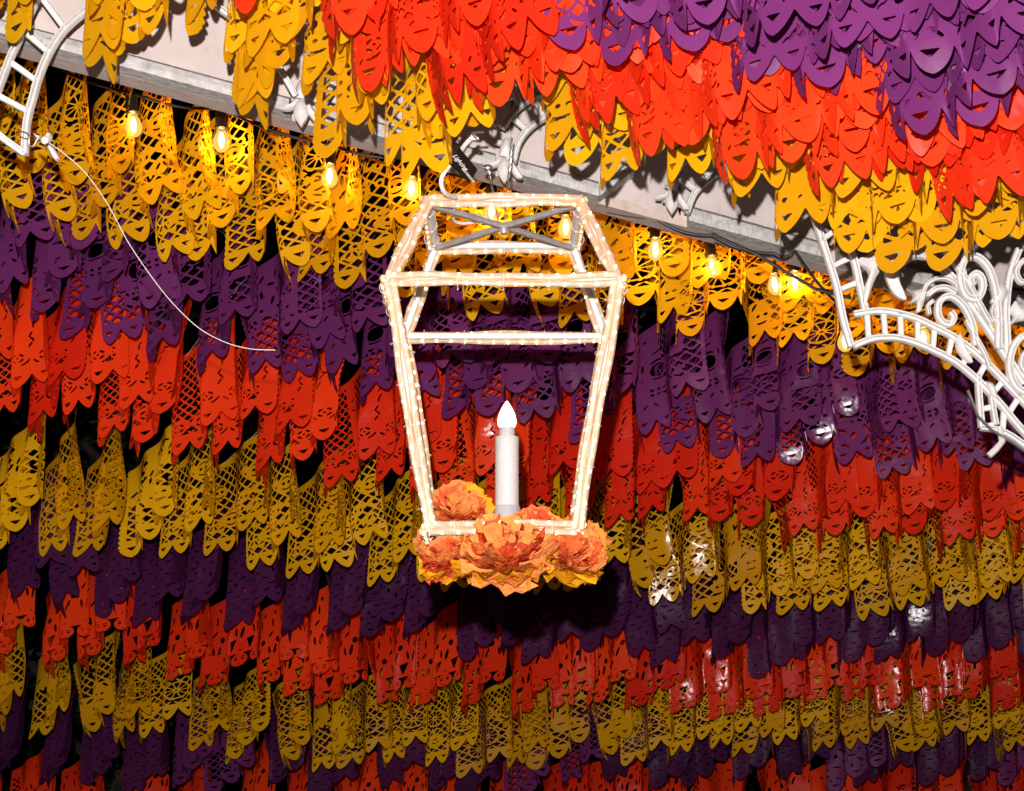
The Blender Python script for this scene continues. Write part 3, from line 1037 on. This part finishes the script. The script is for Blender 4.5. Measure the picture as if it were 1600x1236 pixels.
def sheet_mesh(name, marched, kind, seed, mat):
    VX, VY, polys = marched
    used = np.unique(np.concatenate([p.ravel() for p in polys]))
    remap = np.full(len(VX), -1, dtype=np.int64); remap[used] = np.arange(len(used))
    x, y, z = fold(VX[used], VY[used], kind, seed)
    co = np.stack([x, y, z], 1).astype(np.float32)
    loops = np.concatenate([remap[p].ravel() for p in polys]).astype(np.int32)
    sizes = np.concatenate([np.full(len(p), p.shape[1]) for p in polys])
    starts = np.concatenate([[0], np.cumsum(sizes)[:-1]]).astype(np.int32)
    me = bpy.data.meshes.new(name)
    me.vertices.add(len(co)); me.vertices.foreach_set('co', co.ravel())
    me.loops.add(len(loops)); me.loops.foreach_set('vertex_index', loops)
    me.polygons.add(len(starts)); me.polygons.foreach_set('loop_start', starts)
    me.polygons.foreach_set('use_smooth', np.ones(len(starts), dtype=bool))
    me.update(calc_edges=True); me.validate()
    me.materials.append(mat)
    return me


DES = {'red_rose': (design_red_rose(), M_RED), 'red_smile': (design_red_smile(), M_RED), 'red_skull': (design_red_skull(), M_RED),
       'yel_lat': (design_yellow_lattice(), M_YEL), 'yel_whl': (design_yellow_wheel(), M_YEL), 'yel_sol': (design_yellow_solid(), M_YEL),
       'pur_eye': (design_purple_eye(), M_PUR), 'pur_leaf': (design_purple_leaf(), M_PUR), 'pur_slit': (design_purple_slit(), M_PUR_DIM)}
MAR = {k: march(v[0]) for k, v in DES.items()}
WORD = {'red_rose': 'red rose pattern sheet', 'red_smile': 'bright red scalloped sheet', 'red_skull': 'red skull edged sheet',
        'yel_lat': 'yellow netted sheet', 'yel_whl': 'yellow spoked wheel sheet', 'yel_sol': 'yellow leaf cut sheet',
        'pur_eye': 'purple round eyed sheet', 'pur_leaf': 'purple leaf cut sheet', 'pur_slit': 'purple slitted sheet'}
MESH = {}


def get_mesh(des, kind, var):
    key = (des, kind, var)
    if key not in MESH:
        MESH[key] = sheet_mesh(des.split('_')[0].replace('yel', 'yellow').replace('pur', 'purple') + "_banner_sheet", MAR[des], kind, hash_(key), DES[des][1])
    return MESH[key]


def hash_(key):
    return sum((i + 3) * ord(c) for i, c in enumerate(str(key)))


ORD = ['leftmost', 'second', 'third', 'fourth', 'fifth', 'sixth', 'seventh', 'eighth', 'ninth', 'tenth', 'eleventh', 'twelfth', 'thirteenth',
       'fourteenth', 'fifteenth', 'sixteenth', 'seventeenth', 'eighteenth', 'nineteenth', 'twentieth', 'twenty-first', 'twenty-second', 'twenty-third',
       'twenty-fourth', 'twenty-fifth', 'twenty-sixth', 'twenty-seventh', 'twenty-eighth', 'twenty-ninth', 'thirtieth', 'thirty-first', 'thirty-second',
       'thirty-third', 'thirty-fourth', 'thirty-fifth', 'thirty-sixth']
PLACE = [(-999, 150, 'near the left edge'), (150, 330, 'left of centre'), (330, 560, 'left of the lantern'), (560, 700, "by the lantern's left side"), (700, 860, 'in line with the candle'),
         (860, 1000, "by the lantern's right side"), (1000, 1250, 'right of the lantern'), (1250, 1450, 'right of centre'), (1450, 9999, 'near the right edge')]


def interp(tab, x):
    xs = [p[0] for p in tab]; ys = [p[1] for p in tab]
    return float(np.interp(x, xs, ys, left=ys[0] + (x - xs[0]) * (ys[1] - ys[0]) / (xs[1] - xs[0]) * 1.0, right=ys[-1] + (x - xs[-1]) * .2))


def place_sheet(des, kind, var, px, py, Z, ang, label, group, sc=1.0, flip=False):
    me = get_mesh(des, kind, var)
    nm = des.split('_')[0].replace('yel', 'yellow').replace('pur', 'purple') + "_banner_sheet"
    o = bpy.data.objects.new(nm, me); C.objects.link(o)
    p = P(px, py, Z)
    o.location = p + Vector((0, 0, SH / 1000 * sc))
    o.rotation_euler = (0, 0, ang)
    o.scale = (sc, sc, sc)
    tag(o, label, "banner", group)
    return o


def Zback(x, y):
    return 1.0 / (.2245 - .095 * (y - 300) / 936 - .010 * (x - 800) / 1600)


ends = {}
def band(name, designs, tab, step, jx, jy, group, desc, kind='back', zf=Zback, ang=-54, dang=9, x0=-110, x1=1690, nvar=5, lift=40, tiers=((0, 0, 0),), seed=1, sc=1.0):
    rr = random.Random(seed)
    items = []
    x = x0
    while x < x1:
        items.append(x + rr.uniform(-jx, jx)); x += step * rr.uniform(.85, 1.15)
    cnt = 0
    for k, xx in enumerate(items):
        for (dx, dy, dz) in tiers:
            Z = zf(xx, interp(tab, xx))
            s5 = 5.0 / Z
            yy = interp(tab, xx) - lift * s5 + rr.uniform(-jy, jy) + dy
            des = designs[rr.randrange(len(designs))]
            a = math.radians(ang + rr.uniform(-dang, dang))
            pl = next(w for lo, hi, w in PLACE if lo <= xx < hi)
            lab = "%s, %s from left in %s" % (WORD[des], ORD[cnt] if cnt else "first", desc)
            cnt += 1
            o = place_sheet(des, kind, rr.randrange(nvar), xx + dx, yy, Z + dz + rr.uniform(-.02, .02), a, lab, group, sc * rr.uniform(.96, 1.04))
            ends.setdefault(name, []).append(o)
    return cnt


T = lambda *v: list(zip((0, 400, 800, 1200, 1600), v))
n_tot = 0
n_tot += band('y1', ['yel_whl', 'yel_sol', 'yel_lat'], T(330, 412, 484, 560, 612), 64, 10, 12, "yellow sheets under the beam", "the yellow row under the beam", seed=41, zf=lambda x, y: Zback(x, y) + .07)
n_tot += band('p1', ['pur_eye', 'pur_leaf', 'pur_eye'], T(478, 590, 655, 725, 745), 66, 9, 14, "upper purple sheets", "the purple row above the candle", seed=22)
n_tot += band('r1', ['red_rose'], T(655, 735, 815, 845, 868), 62, 9, 13, "middle red sheets", "the red row behind the candle", seed=23)
n_tot += band('y2', ['yel_lat', 'yel_lat', 'yel_sol'], T(850, 885, 925, 955, 960), 63, 9, 13, "middle yellow sheets", "the yellow row at flower height", seed=24)
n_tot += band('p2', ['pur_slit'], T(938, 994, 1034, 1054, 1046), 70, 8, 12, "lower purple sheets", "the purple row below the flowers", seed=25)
n_tot += band('r2', ['red_skull'], T(1042, 1092, 1136, 1120, 1124), 66, 8, 12, "lower red sheets with skulls", "the lower red skull row", seed=26)
n_tot += band('y3', ['yel_whl', 'yel_whl', 'yel_sol'], T(1145, 1200, 1212, 1186, 1190), 62, 8, 12, "lowest yellow sheets", "the lowest yellow row", seed=27)
n_tot += band('p3', ['pur_leaf', 'pur_slit'], T(1225, 1250, 1250, 1240, 1240), 72, 8, 10, "lowest purple sheets", "the lowest purple row", seed=28)
n_tot += band('r3', ['red_skull', 'red_smile'], T(1310, 1320, 1320, 1310, 1310), 84, 8, 10, "red sheets at the bottom edge", "the red row at the bottom edge", seed=29)

# rows in front of the beam (nearest the camera)
def row(name, designs, items, group, desc, kind, zf, seed, sc=1.12, nvar=5):
    rr = random.Random(seed)
    for c_, it in enumerate(items):
        x, y = it[0], it[1]
        a = it[2] if len(it) > 2 else -40
        if name != 'yf': a = max(a + 8, -52)
        s_ = (it[3] if len(it) > 3 else sc) * rr.uniform(.97, 1.03)
        des = designs[rr.randrange(len(designs))]
        o = place_sheet(des, kind, rr.randrange(nvar), x, y - 8, zf(x) + rr.uniform(-.03, .03), math.radians(a + rr.uniform(-6, 6)),
                        "%s, %s from left in %s" % (WORD[des], ORD[c_] if c_ else "first", desc), group, s_)
        ends.setdefault(name, []).append(o)
    return len(items)


n_tot += row('yf', ['yel_sol', 'yel_lat', 'yel_sol'],
             [(30, 8, -70), (62, -20, -50), (168, 72, -68), (215, 36, -62), (262, 22, -60), (328, 6, -78), (408, 150, -70), (436, 112, -64), (428, 62, -60), (540, 110, -62), (556, 198, -70), (592, 160, -66),
              (665, 215, -68), (705, 240, -70), (735, 190, -64), (762, 170, -68), (915, 150, -60), (930, 215, -70), (985, 210, -66), (1015, 262, -68), (1060, 215, -66), (1112, 258, -76), (1186, 262, -80),
              (1236, 290, -68), (1262, 262, -62), (1305, 346, -66), (1330, 300, -58), (1385, 372, -64), (1410, 325, -58), (1445, 352, -62), (1480, 385, -66), (1530, 350, -60), (1575, 382, -64), (1630, 372, -60)],
             "yellow sheets in front of the beam", "the yellow row in front of beam", 'front', lambda x: 3.42 + .1 * x / 1600, 31)
n_tot += row('rf', ['red_smile'],
             [(582, 40, -64), (630, 0, -50), (640, 104, -60), (684, 76, -50), (728, 132, -60), (765, 96, -50), (820, 96, -50), (868, 134, -52), (935, 120, -48), (975, 168, -58), (1030, 150, -48), (1085, 212, -62), (1120, 180, -50),
              (1180, 196, -52), (1240, 245, -62), (1270, 196, -48), (1330, 222, -50), (1380, 266, -60), (1425, 232, -50), (1485, 232, -50), (1540, 258, -56), (1592, 296, -58), (1640, 285, -52)],
             "bright red sheets at the top", "the bright red row at top", 'calm', lambda x: 3.09 + .1 * x / 1600, 32)
n_tot += row('rg', ['red_smile'],
             [(436, -26, -66), (640, 20, -50), (740, 36, -50), (850, 66, -50), (960, 84, -50), (1070, 110, -50), (1190, 136, -50), (1310, 172, -50), (1430, 205, -50), (1560, 225, -50)],
             "bright red sheets at the top", "the upper bright red tier", 'calm', lambda x: 3.02 + .1 * x / 1600, 35)
n_tot += row('pf', ['pur_leaf', 'pur_eye'],
             [(990, 14, -60), (1072, 38, -58), (1110, 0, -48), (1170, 44, -58), (1230, 30, -50), (1282, 96, -60), (1330, 58, -48), (1380, 98, -60), (1440, 76, -48), (1500, 130, -56), (1535, 170, -64), (1570, 128, -48), (1625, 160, -56)],
             "purple sheets in the upper right corner", "purple upper right corner row", 'calm', lambda x: 2.80 + .1 * x / 1600, 33)
n_tot += row('pg', ['pur_leaf'],
             [(1090, -30, -48), (1210, -4, -48), (1330, 26, -48), (1450, 46, -48), (1580, 76, -48)],
             "purple sheets in the upper right corner", "the topmost purple tier", 'calm', lambda x: 2.70, 34)
print("SHEETS", n_tot)

# strings the sheets hang from
for k, nm in enumerate(['r1', 'y2', 'y3']):
    L = ends[nm]
    for i, o in enumerate(L[1::6]):
        m = MB()
        front = nm in ('yf', 'rf', 'rg', 'pf', 'pg')
        sl = .12 if front else .44
        d = Vector((math.cos(o.rotation_euler.z), math.sin(o.rotation_euler.z), sl))
        c = o.location + Vector((0, 0, .0015))
        m.tube([c - d * .30, c + d * .30], .0007, 5)
        s = m.build("banner_string", M_STRING, origin=c)
        tag(s, "thin pale string that carries hanging plastic sheets", "string", "strings the sheets hang from")

# ================================================================ lantern
CYC = 3.695                                    # horizontal distance of the lantern's axis
CXC = -.0185
zT, zS, zBm = 1.6 + 1.19, 1.6 + .985, 1.6 + .462
hT, hS, hB = .165, .245, .156
base = Vector((CXC, CYC, zBm))
lan = empty("hanging_lantern", base, "open lantern frame outlined in glowing rope light, hung below the beam", "lantern")


def ring(h, z, dx=0):
    return [Vector((CXC + dx - h, CYC - h, z)), Vector((CXC + dx + h, CYC - h, z)), Vector((CXC + dx + h, CYC + h, z)), Vector((CXC + dx - h, CYC + h, z))]


rT = ring(hT, zT); rS = ring(hS, zS); rB = ring(hB, zBm)
bars = []
for rg in (rT, rS, rB):
    for i in range(4): bars.append((rg[i], rg[(i + 1) % 4]))
for i in range(4):
    bars.append((rT[i], rS[i])); bars.append((rS[i], rB[i]))
axis = Vector((CXC, CYC, 0))
ropes = []


def rope_uv_mesh(pts, r, name, parent):
    """round tube with UVs running along it"""
    seg = 12; n = len(pts)
    vs = []; us = []
    dist = 0; prev = None
    for i, p in enumerate(pts):
        t = (pts[min(i + 1, n - 1)] - pts[max(i - 1, 0)]).normalized()
        ref = prev or (Vector((0, 1, 0)) if abs(t.y) < .8 else Vector((0, 0, 1)))
        b = (ref - t * ref.dot(t)).normalized(); prev = b
        a = t.cross(b)
        if i: dist += (p - pts[i - 1]).length
        for j in range(seg + 1):
            an = 2 * PI * j / seg
            rr2 = r * (1 + .05 * math.cos(6 * an))
            vs.append(p + a * rr2 * math.cos(an) + b * rr2 * math.sin(an)); us.append((j / seg, dist * 1.0))
    fs = []
    for i in range(n - 1):
        for j in range(seg):
            q = i * (seg + 1) + j
            fs.append((q, q + 1, q + seg + 2, q + seg + 1))
    me = bpy.data.meshes.new(name)
    me.from_pydata([tuple(v - parent.location) for v in vs], [], fs); me.update()
    uvl = me.uv_layers.new(name="UVMap")
    li = np.zeros(len(me.loops), dtype=np.int32); me.loops.foreach_get('vertex_index', li)
    ua = np.array(us, dtype=np.float32)[li] * np.array([1, 8], dtype=np.float32)
    uvl.data.foreach_set('uv', ua.ravel())
    me.polygons.foreach_set('use_smooth', [True] * len(me.polygons))
    me.materials.append(M_ROPE)
    o = bpy.data.objects.new(name, me); C.objects.link(o); o.parent = parent
    return o


rl = random.Random(8)
for (a, b) in bars:
    d = (b - a); L = d.length; t = d / L
    mid = (a + b) / 2
    outw = Vector((mid.x - CXC, mid.y - CYC, 0)); outw = outw.normalized() if outw.length > 1e-4 else Vector((0, -1, 0))
    outw = (outw - t * outw.dot(t)).normalized()
    if abs(t.z) > .5:
        outw = Vector((0, -1 if mid.y < CYC else 1, 0)); outw = (outw - t * outw.dot(t)).normalized()
    side = t.cross(outw).normalized()
    vertical_ish = abs(t.z) > .5
    m = MB()
    m.sweep([a, b], [(x * .0075, y * .0075) for x, y in SEC8], nrm=outw)
    fr = m.build("frame_bar", M_FRAMEW, lan)
    # two rope runs strapped side by side to the outer/upper face of the bar
    leds = MB(); ties = MB()
    lowbar = abs(mid.z - zBm) < .01 and not vertical_ish
    for sgn in (-1, 1):
        n = max(6, int(L / .03))
        ph = rl.uniform(0, 6)
        pts = []
        for i in range(n + 1):
            s = i / n
            wob = .0022 * math.sin(s * 7 + ph) + .0012 * math.sin(s * 17 + ph * 2)
            pts.append(a + d * s + outw * (.0135 + .002 * math.sin(s * 9 + ph)) + side * (sgn * .0078 + wob))
        rope_uv_mesh(pts, .0076, "rope_light", lan)
        nl = int(L / .0335)
        for i in range(nl):
            s = (i + .5 + (.25 if sgn > 0 else -.2)) / nl
            q = a + d * s + outw * .0135 + side * (sgn * .0078 + .0022 * math.sin(s * 7 + ph))
            q2 = q + (CAM - q).normalized() * .0062 + outw * .001 + side * sgn * .002
            leds.ball(q2, .0034, (1.0, 1.0, 1.2), 8, 5)
    tag(leds.build("led_lamps", M_LED, lan), kind="stuff")
    for i in range(int(L / .085)):
        s = (i + .5) / int(L / .085)
        q = a + d * s
        hw_ = .0175
        loop = [q + side * hw_ * math.cos(u) + outw * (.008 + .0175 * math.sin(u)) for u in [2 * PI * k / 14 for k in range(14)]]
        ties.tube(loop, .0009, 5, closed=True)
        ties.bar(q + side * .017, q + side * .0195 + outw * .003, .0013, .0013)
    if len(ties.v): tag(ties.build("cable_ties", M_TIE, lan), kind="stuff")
# top cross brace: slightly tented
cc = Vector((CXC, CYC, zT - .004))
for i in range(4):
    m = MB(); m.sweep([rT[i] + Vector((0, 0, -.006)), cc], [(x * .0066, y * .0066) for x, y in SEC8], nrm=(0, 0, 1))
    m.build("cross_brace", M_CROSS, lan)
m = MB(); m.lathe(cc + Vector((0, 0, -.018)), [(.0, 0), (.009, 0), (.011, .004), (.011, .014), (.0, .014)], 10)
m.build("weld_hub", M_CROSS, lan)
# bottom brace and candle saucer
for i in range(2):
    m = MB(); m.sweep([rB[i] , rB[i + 2]], [(x * .006, y * .004) for x, y in SEC8], nrm=(0, 0, 1))
    m.v = [v + Vector((0, 0, -.012 + .009 * i)) for v in m.v]
    m.build("bottom_brace", M_FRAMEW, lan)
# loop of spare cord on the top brace
m = MB(); m.tube([cc + Vector((-.075 + .042 * math.cos(u), -.03 + .03 * math.sin(u), .010 + .004 * math.sin(2 * u))) for u in [2 * PI * k / 24 for k in range(24)]], .0033, 7, closed=True)
m.build("cord_loop", M_CORD, lan)
# small glow of the whole rope light for its surroundings comes from the lamps themselves

# candle stands inside, resting on the bottom braces
cx, cyy = CXC + .007, CYC
zc = zBm - .005
cd = empty("electric_candle", (cx, cyy, zc), "white electric candle with glowing flame bulb standing inside the lantern", "candle")
HB = .232
m = MB(); m.lathe((cx, cyy, zc), [(0, 0), (.030, 0), (.030, .072), (.0285, .075), (.026, .075), (.026, .05)], 28); m.build("holder", M_ALU, cd)
m = MB(); m.lathe((cx, cyy, zc), [(0, .05), (.0268, .05), (.0268, .20), (.0275, HB - .003), (.0262, HB), (.014, HB + .001), (.0, HB + .001)], 28); m.build("candle_body", M_CANDLE, cd)
m = MB(); m.lathe((cx, cyy, zc + HB), [(.0185, 0), (.0185, .012), (.0172, .016), (.0178, .022), (.0, .022)], 24); m.build("collar", M_COLLAR, cd)
m = MB(); m.lathe((cx, cyy, zc + HB + .022), [(.0165, 0), (.0200, .006), (.0210, .013), (.0202, .022), (.0172, .033), (.0118, .045), (.0062, .054), (.0022, .060), (0, .062)], 24); m.build("flame_bulb", M_FLAME, cd)

# hanging wires, white cord, tag
for k, (a, b, lb) in enumerate(((P(762, 262, 3.9), cc + Vector((-.01, -.01, 0)), "left twisted steel wire holding the lantern up"), (P(800, 215, 3.9), cc + Vector((.0, .0, 0)), "right thin steel wire holding the lantern up"))):
    m = MB()
    for s2 in (0, PI):
        m.tube([a + (b - a) * (i / 40) + Vector((.0022 * math.cos(i * .9 + s2), .0022 * math.sin(i * .9 + s2), 0)) for i in range(41)], .0013, 5)
    if k == 0: m.ball(a, .010, (1.2, .8, .8))
    tag(m.build("hanging_wire", M_WIRE), lb, "wire", "wires holding the lantern")
cord = [P(740, 212, 3.62), P(727, 226, 3.62), P(715, 243, 3.60), P(700, 262, 3.58), P(691, 275, 3.58), P(690, 290, 3.58), P(697, 303, 3.60), P(712, 308, 3.64)]
m = MB(); m.tube(spline(cord, 5), .0052, 8); tag(m.build("white_cord", M_CORD), "thick white power cord curving from the lantern top to the black tag", "cord")
m = MB(); m.tube(spline([P(742, 205, 3.66), P(732, 214, 3.6), P(748, 218, 3.6), P(738, 208, 3.6), P(756, 206, 3.62)], 5), .0028, 6); tag(m.build("wire_knot", M_WIRE), "twisted wire knot beside a yellow sheet above the tag", "wire")
# the tag
tg = empty("wire_tag", P(725, 256, 3.56), "black plastic tag with small white lettering above the lantern", "tag")
tp = [(718, 231), (746, 265), (734, 286), (701, 255)]
q4 = [P(x, y, 3.56) for x, y in tp]
nf = -FWD
m = MB(); vs = [q + nf * o for o in (.006, -.006) for q in q4]
m.add(vs, [(0, 1, 2, 3), (7, 6, 5, 4), (0, 4, 5, 1), (1, 5, 6, 2), (2, 6, 7, 3), (3, 7, 4, 0)])
m.build("tag_body", M_TAGB, tg, smooth=False)


def lettering(txt, px, py, ang, hpx, shear=0):
    cu = bpy.data.curves.new("lettering", 'FONT'); cu.body = txt; cu.size = hpx * 3.55 / F * 1.35; cu.extrude = .0002; cu.align_x = 'CENTER'; cu.align_y = 'CENTER'; cu.shear = shear
    o = bpy.data.objects.new("tmp", cu); C.objects.link(o)
    dg = bpy.context.evaluated_depsgraph_get()
    me = bpy.data.meshes.new_from_object(o.evaluated_get(dg))
    bpy.data.objects.remove(o)
    me.materials.clear(); me.materials.append(M_TAGT)
    ob = bpy.data.objects.new("lettering", me); C.objects.link(ob)
    ob.parent = tg
    ob.location = P(px + 2, py + 3, 3.56) - tg.location + nf * .0068
    ob.rotation_euler = (Matrix.Rotation(PI / 2 + PITCH, 3, 'X') @ Matrix.Rotation(ang, 3, 'Z')).to_euler()


# the print is too small in the photograph to read: a cursive word and a smaller second word
lettering("Lighting", 717, 251, -.87, 7.2, .4)
lettering("Miniature", 730, 271, -.87, 5.5)

# white string from the left arch foot, its tied bow
m = MB(); m.tube(spline([P(66, 216, 3.42), P(100, 240, 3.42), P(135, 272, 3.43), P(170, 322, 3.44), P(200, 378, 3.46), P(235, 430, 3.48), P(270, 474, 3.5), P(310, 512, 3.5), P(350, 534, 3.5), P(390, 545, 3.5), P(430, 547, 3.5)], 6), .0009, 6)
tag(m.build("loose_string", M_STRING), "loose white string curving down across the purple sheets at left", "string")
bw = empty("plastic_bow", P(70, 218, 3.42), "small knotted white plastic bow at the foot of the left arch", "bow")
for nm, L in (("ribbon_loop", [(68, 217), (52, 208), (56, 216), (64, 220)]), ("ribbon_loop", [(70, 216), (76, 207), (80, 211), (76, 219)]), ("ribbon_tail", [(72, 222), (78, 222), (91, 244), (84, 248), (74, 232)])):
    leaf_shape(L, bw, lambda x: 3.31, nm, mat=M_STRING)
m = MB(); m.ball(P(70, 219, 3.40), .009, (1, .8, 1), 10, 6); m.build("knot", M_STRING, bw)
m = MB(); m.tube(spline([P(30, 205, 3.44), P(44, 210, 3.42), P(46, 226, 3.42), P(52, 228, 3.42), P(60, 216, 3.42), P(68, 217, 3.42)], 5), .0016, 6)
tag(m.build("tie_wire", M_WIRE), "thin wire tying the white bow to the arch foot", "wire")

# ================================================================ paper flowers
M_OR = plastic_sheet("orange_paper", (.98, .17, .055), (1, .18, .04), .45, .18)
M_OR2 = plastic_sheet("pale_orange_paper", (1.0, .37, .10), (1, .34, .07), .45, .18)
M_YF = plastic_sheet("yellow_paper", (.90, .42, .015), (1, .45, .03), .45, .18)


def petal_mesh(seed, mat):
    rr = random.Random(seed)
    nu, nv = 12, 5
    vs = []; fs = []
    ridge = [rr.uniform(-1, 1) for _ in range(nu + 1)]
    tip = [rr.uniform(.86, 1.04) if i % 2 else rr.uniform(.95, 1.12) for i in range(nu + 1)]
    cup = rr.uniform(.12, .4); ph_ = rr.uniform(0, 6)
    for j in range(nv + 1):
        s = j / nv
        for i in range(nu + 1):
            a = (i / nu - .5) * 1.9
            rad = .12 + .88 * s * (tip[i] if j == nv else 1 + (tip[i] - 1) * s * .5)
            x = rad * math.cos(a) ; y = rad * math.sin(a) * (.55 + .45 * s)
            z = cup * s * s + (.09 * math.sin(i * 2.1 + ph_) + ridge[i] * .03) * s + rr.uniform(-.012, .012) * s
            vs.append((x, y, z))
    for j in range(nv):
        for i in range(nu):
            q = j * (nu + 1) + i
            fs += [(q, q + 1, q + nu + 2), (q, q + nu + 2, q + nu + 1)]
    me = bpy.data.meshes.new("petal"); me.from_pydata(vs, [], fs); me.update(); me.polygons.foreach_set("use_smooth", [True] * len(me.polygons)); me.materials.append(mat)
    return me


PM = [[petal_mesh(s * 7 + k, m_) for s in range(5)] for k, m_ in enumerate((M_OR, M_OR2, M_YF))]


def flower(px, py, Z, R_, axis, label, seed, layers=((88, 7), (72, 7), (56, 6), (40, 5), (22, 4)), pal=(2, 1, 0, 1, 0, 0)):
    rr = random.Random(seed)
    c = P(px, py, Z)
    t = empty("paper_flower", c, label, "paper flower", "paper flowers around the lantern's foot")
    ax = Vector(axis).normalized()
    q = Vector((0, 0, 1)).rotation_difference(ax)
    for li, (tilt, n) in enumerate(layers):
        for i in range(n):
            an = 2 * PI * (i + rr.uniform(-.3, .3)) / n + li * .4
            tl = math.radians(90 - tilt + rr.uniform(-9, 9))
            k = pal[li] if (rr.random() > .3 or li == 0) else rr.choice((0, 1, 2) if li < 3 else (0, 1))
            o = bpy.data.objects.new("petal", PM[k][rr.randrange(5)])
            C.objects.link(o); o.parent = t
            sc = R_ * rr.uniform(.85, 1.1) * (1 - .05 * li)
            rot = q.to_matrix() @ Matrix.Rotation(an, 3, 'Z') @ Matrix.Rotation(-tl, 3, 'Y') @ Matrix.Rotation(rr.uniform(-.35, .35), 3, 'X')
            o.rotation_euler = rot.to_euler(); o.scale = (sc, sc, sc)
    return t


LY = ((106, 9), (92, 8), (76, 8), (60, 7), (42, 6), (22, 4))
flower(718, 806, 3.70, .076, (.1, -.75, .45), "upright orange paper flower at the lantern's lower left corner", 1, pal=(1, 1, 0, 1, 1, 0))
flower(790, 878, 3.52, .108, (0, -.55, .8), "largest orange paper flower at the front middle of the lantern's foot", 2, layers=LY, pal=(2, 1, 0, 1, 0, 1))
flower(704, 876, 3.56, .066, (-.35, -.6, .7), "small orange and yellow paper flower under the left rope light", 3, layers=LY, pal=(2, 0, 0, 1, 0, 0))
flower(886, 878, 3.56, .082, (.3, -.6, .7), "orange and yellow paper flower at the lantern's lower right", 4, layers=LY, pal=(2, 2, 1, 0, 1, 0))
flower(838, 838, 3.60, .066, (.1, -.75, .5), "pale orange paper flower tucked beside the candle base", 5, pal=(1, 0, 1, 0, 0, 0))
flower(905, 850, 3.80, .066, (.5, -.2, .4), "yellow paper flower behind the lower right corner", 6, pal=(2, 2, 1, 2, 1, 0))
flower(690, 850, 3.82, .062, (-.5, -.2, .4), "yellow paper flower behind the lower left corner", 7, pal=(2, 2, 1, 2, 1, 0))
